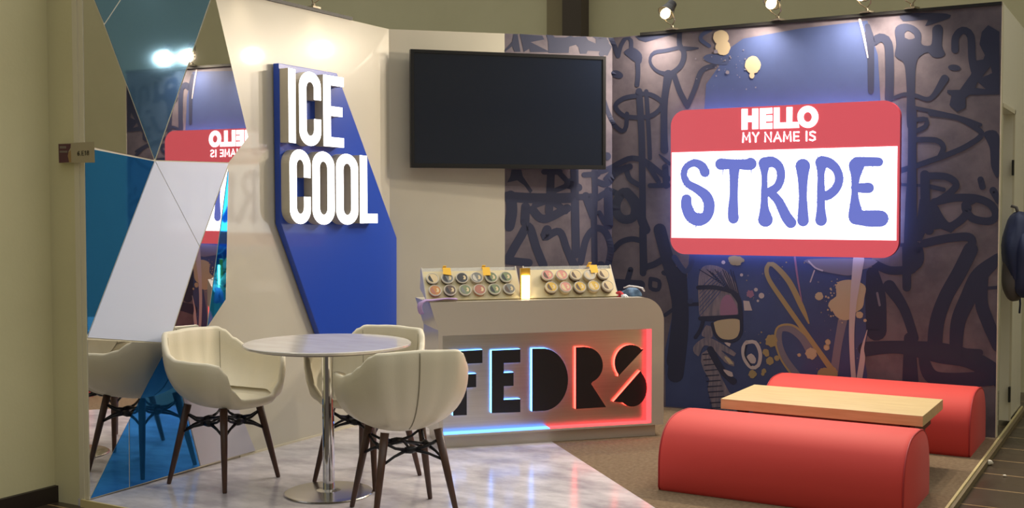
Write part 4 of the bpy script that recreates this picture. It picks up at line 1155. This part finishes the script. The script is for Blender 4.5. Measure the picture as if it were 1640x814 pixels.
mb = MB(); mb.box((lx0+.16, ly0+.07, LZ-.13), (lx1-.05, ly1-.07, LZ-.055)); mb.build('apron', 'dark_wood', lt, world=True, bevel=.002)
for x, y in ((lx0+.10, ly0+.08), (lx1-.10, ly0+.08), (lx0+.10, ly1-.12), (lx1-.10, ly1-.12)):
    mb = MB(); mb.box((x-.025, y-.02, 0), (x+.025, y+.03, LZ-.055)); mb.build('leg', 'black_steel', lt, world=True, bevel=.002)

# ================================================================== LAMPS
def spot_lamp(base, aim, watts, label, size=1.0, spread=177, yoke=True, name='flood_lamp'):
    """clamp lamp on a wall top: clamp, forked yoke, reflector housing, glowing bulb"""
    base = Vector(base); aim = Vector(aim).normalized()
    root = thing(name, label, 'lamp', base)
    side = aim.cross(Vector((0, 0, 1))).normalized()
    out = Vector((aim.x, aim.y, 0)).normalized()
    head = out*.06+Vector((0, 0, .115*size))
    mb = MB(); mb.frame_box(side*-.035-out*.03, side*.07, out*.06, Vector((0, 0, .012))); mb.lathe([(.012, .012), (.012, .03), (.006, .034)], (0, 0, 0), 16)
    mb.build('clamp', 'lamp_steel', root)
    mb = MB()
    for s in (-1, 1): mb.tube([Vector((0, 0, .03)), side*(.038*s)+out*.015+Vector((0, 0, .06)), side*(.062*s)+head], .004, 8)
    mb.build('yoke', 'lamp_steel', root, smooth=True)
    mb = MB(); mb.lathe([(.020, -.10), (.032, -.095), (.038, -.055), (.056, .0), (.060, .006), (.056, .004), (.034, -.048), (.0, -.055)], head, 24, axis=aim); mb.build('housing', 'lamp_shell', root)
    mb = MB(); mb.lathe([(.0, -.040), (.018, -.038), (.031, -.012), (.034, .010), (.027, .030), (.014, .040), (.0, .042)], head+aim*.006, 20, axis=aim); mb.build('bulb', 'bulb', root, smooth=True)
    ld = bpy.data.lights.new('lamp_light', 'SPOT'); ld.energy = watts; ld.color = LAMP_COLOR
    ld.specular_factor = .03; ld.spot_size = math.radians(spread); ld.spot_blend = .75; ld.shadow_soft_size = .04
    lo = bpy.data.objects.new('lamp_light', ld); col.objects.link(lo); lo.parent = root
    lo.location = head+aim*.06
    lo.rotation_euler = (-aim).to_track_quat('Z', 'Y').to_euler()
    return root
lab4 = ['leftmost of the four glowing lamps on top of the graffiti wall', 'second lamp from the left on top of the graffiti wall', 'third lamp from the left on top of the graffiti wall, bulb half visible', 'rightmost lamp on top of the graffiti wall, near its right corner']
for i, (x, y) in enumerate(((1077, 44), (1246, 29), (1389, 16), (1461, 9))):
    p = on_y(x, y, YM); p.z = ZR
    spot_lamp((p.x, YM-.006, ZR), (-.25, -.62, -.75), MURAL_LAMP_W, lab4[i])
for y_, lab in ((5.40, 'lamp on the rail above the blue sign on the left wall'), (4.75, 'lamp on the left wall rail above the white wall, out of the picture'), (4.05, 'lamp on the left wall rail above the mirror panels, out of the picture')):
    q_ = w3((y_-LW0.y), WT+.019, -.01); spot_lamp(q_, (.42, 0, -.90), LEFT_LAMP_W, lab, spread=120)
ry1 = w_yz(on_w(562.5, 28))[0]
mb = MB(); mb.frame_box(w3(U0+.2, WT, -.05), LT_*(ry1-U0-.2), LN*.062, Vector((0, 0, .019))); tag(mb.build('lamp_rail', 'black_metal'), 'black metal lamp rail along the top of the left wall', 'rail')

# ================================================================== JACKET AND SCRAPS
jp = on_y(1626, 420, 7.80)
jk = thing('jacket', 'dark navy padded jacket hanging beside the side door at the right edge', 'jacket', (jp.x, 7.80, .85))
def blob(c, r, seed, amp=.08, nu=28, nv=16, cut=None):
    r_ = random.Random(seed); ph = [r_.uniform(0, 6.28) for _ in range(5)]; vs = []
    for j in range(nv+1):
        la = -math.pi/2+math.pi*j/nv
        for i in range(nu):
            q = 2*math.pi*i/nu; w = 1+amp*(math.sin(3*q+ph[0]+2*la)+.6*math.sin(5*la+ph[1])+.5*math.sin(7*q+ph[2]+4*la))
            e = abs(math.cos(la))**.7
            vs.append(Vector((c[0]+r[0]*w*e*math.cos(q), c[1]+r[1]*w*e*math.sin(q), c[2]+r[2]*math.sin(la)*(1+amp*.3*math.sin(3*q)))))
    return vs, [(j*nu+i, j*nu+(i+1) % nu, (j+1)*nu+(i+1) % nu, (j+1)*nu+i) for j in range(nv) for i in range(nu)]
mb = MB(); mb.add(*blob((.02, 0, .27), (.10, .20, .26), 4)); mb.add(*blob((.06, -.12, .20), (.07, .09, .2), 6)); mb.build('body', 'navy_nylon', jk, smooth=True)
mb = MB(); mb.add(*blob((.0, -.06, .13), (.07, .13, .16), 11, .05)); mb.build('lining', 'grey_lining', jk, smooth=True)
mb = MB(); mb.tube([(.03, -.02, .02), (.035, -.02, -.05), (.03, -.01, -.11)], .006, 8); mb.build('drawstring', 'navy_nylon', jk, smooth=True)
mb = MB(); mb.tube([(.02, 0, .5), (.0, 0, .56), (-.03, 0, .57)], .01, 8); mb.build('hanging_loop', 'grey_lining', jk, smooth=True)
def scrap(x, y, z, r, lab, seed):
    p = on_z(x, y, z); mb = MB(); vs, fs = blob((p.x, p.y, z+r*.75), (r*1.15, r, r*.75), seed, .12, 14, 8); mb.add(vs, fs)
    tag(mb.build('paper_scrap', 'paper', smooth=True), lab, 'scrap')
scrap(1583, 745, -.035, .020, 'crumpled white paper ball on the dark floor beside the stand edge', 3)
scrap(1609, 764, -.035, .008, 'tiny white scrap on the dark floor right of the paper ball', 4)
scrap(1205, 801, 0, .010, 'small white crumb on the carpet at the foot of the near red bench', 5)
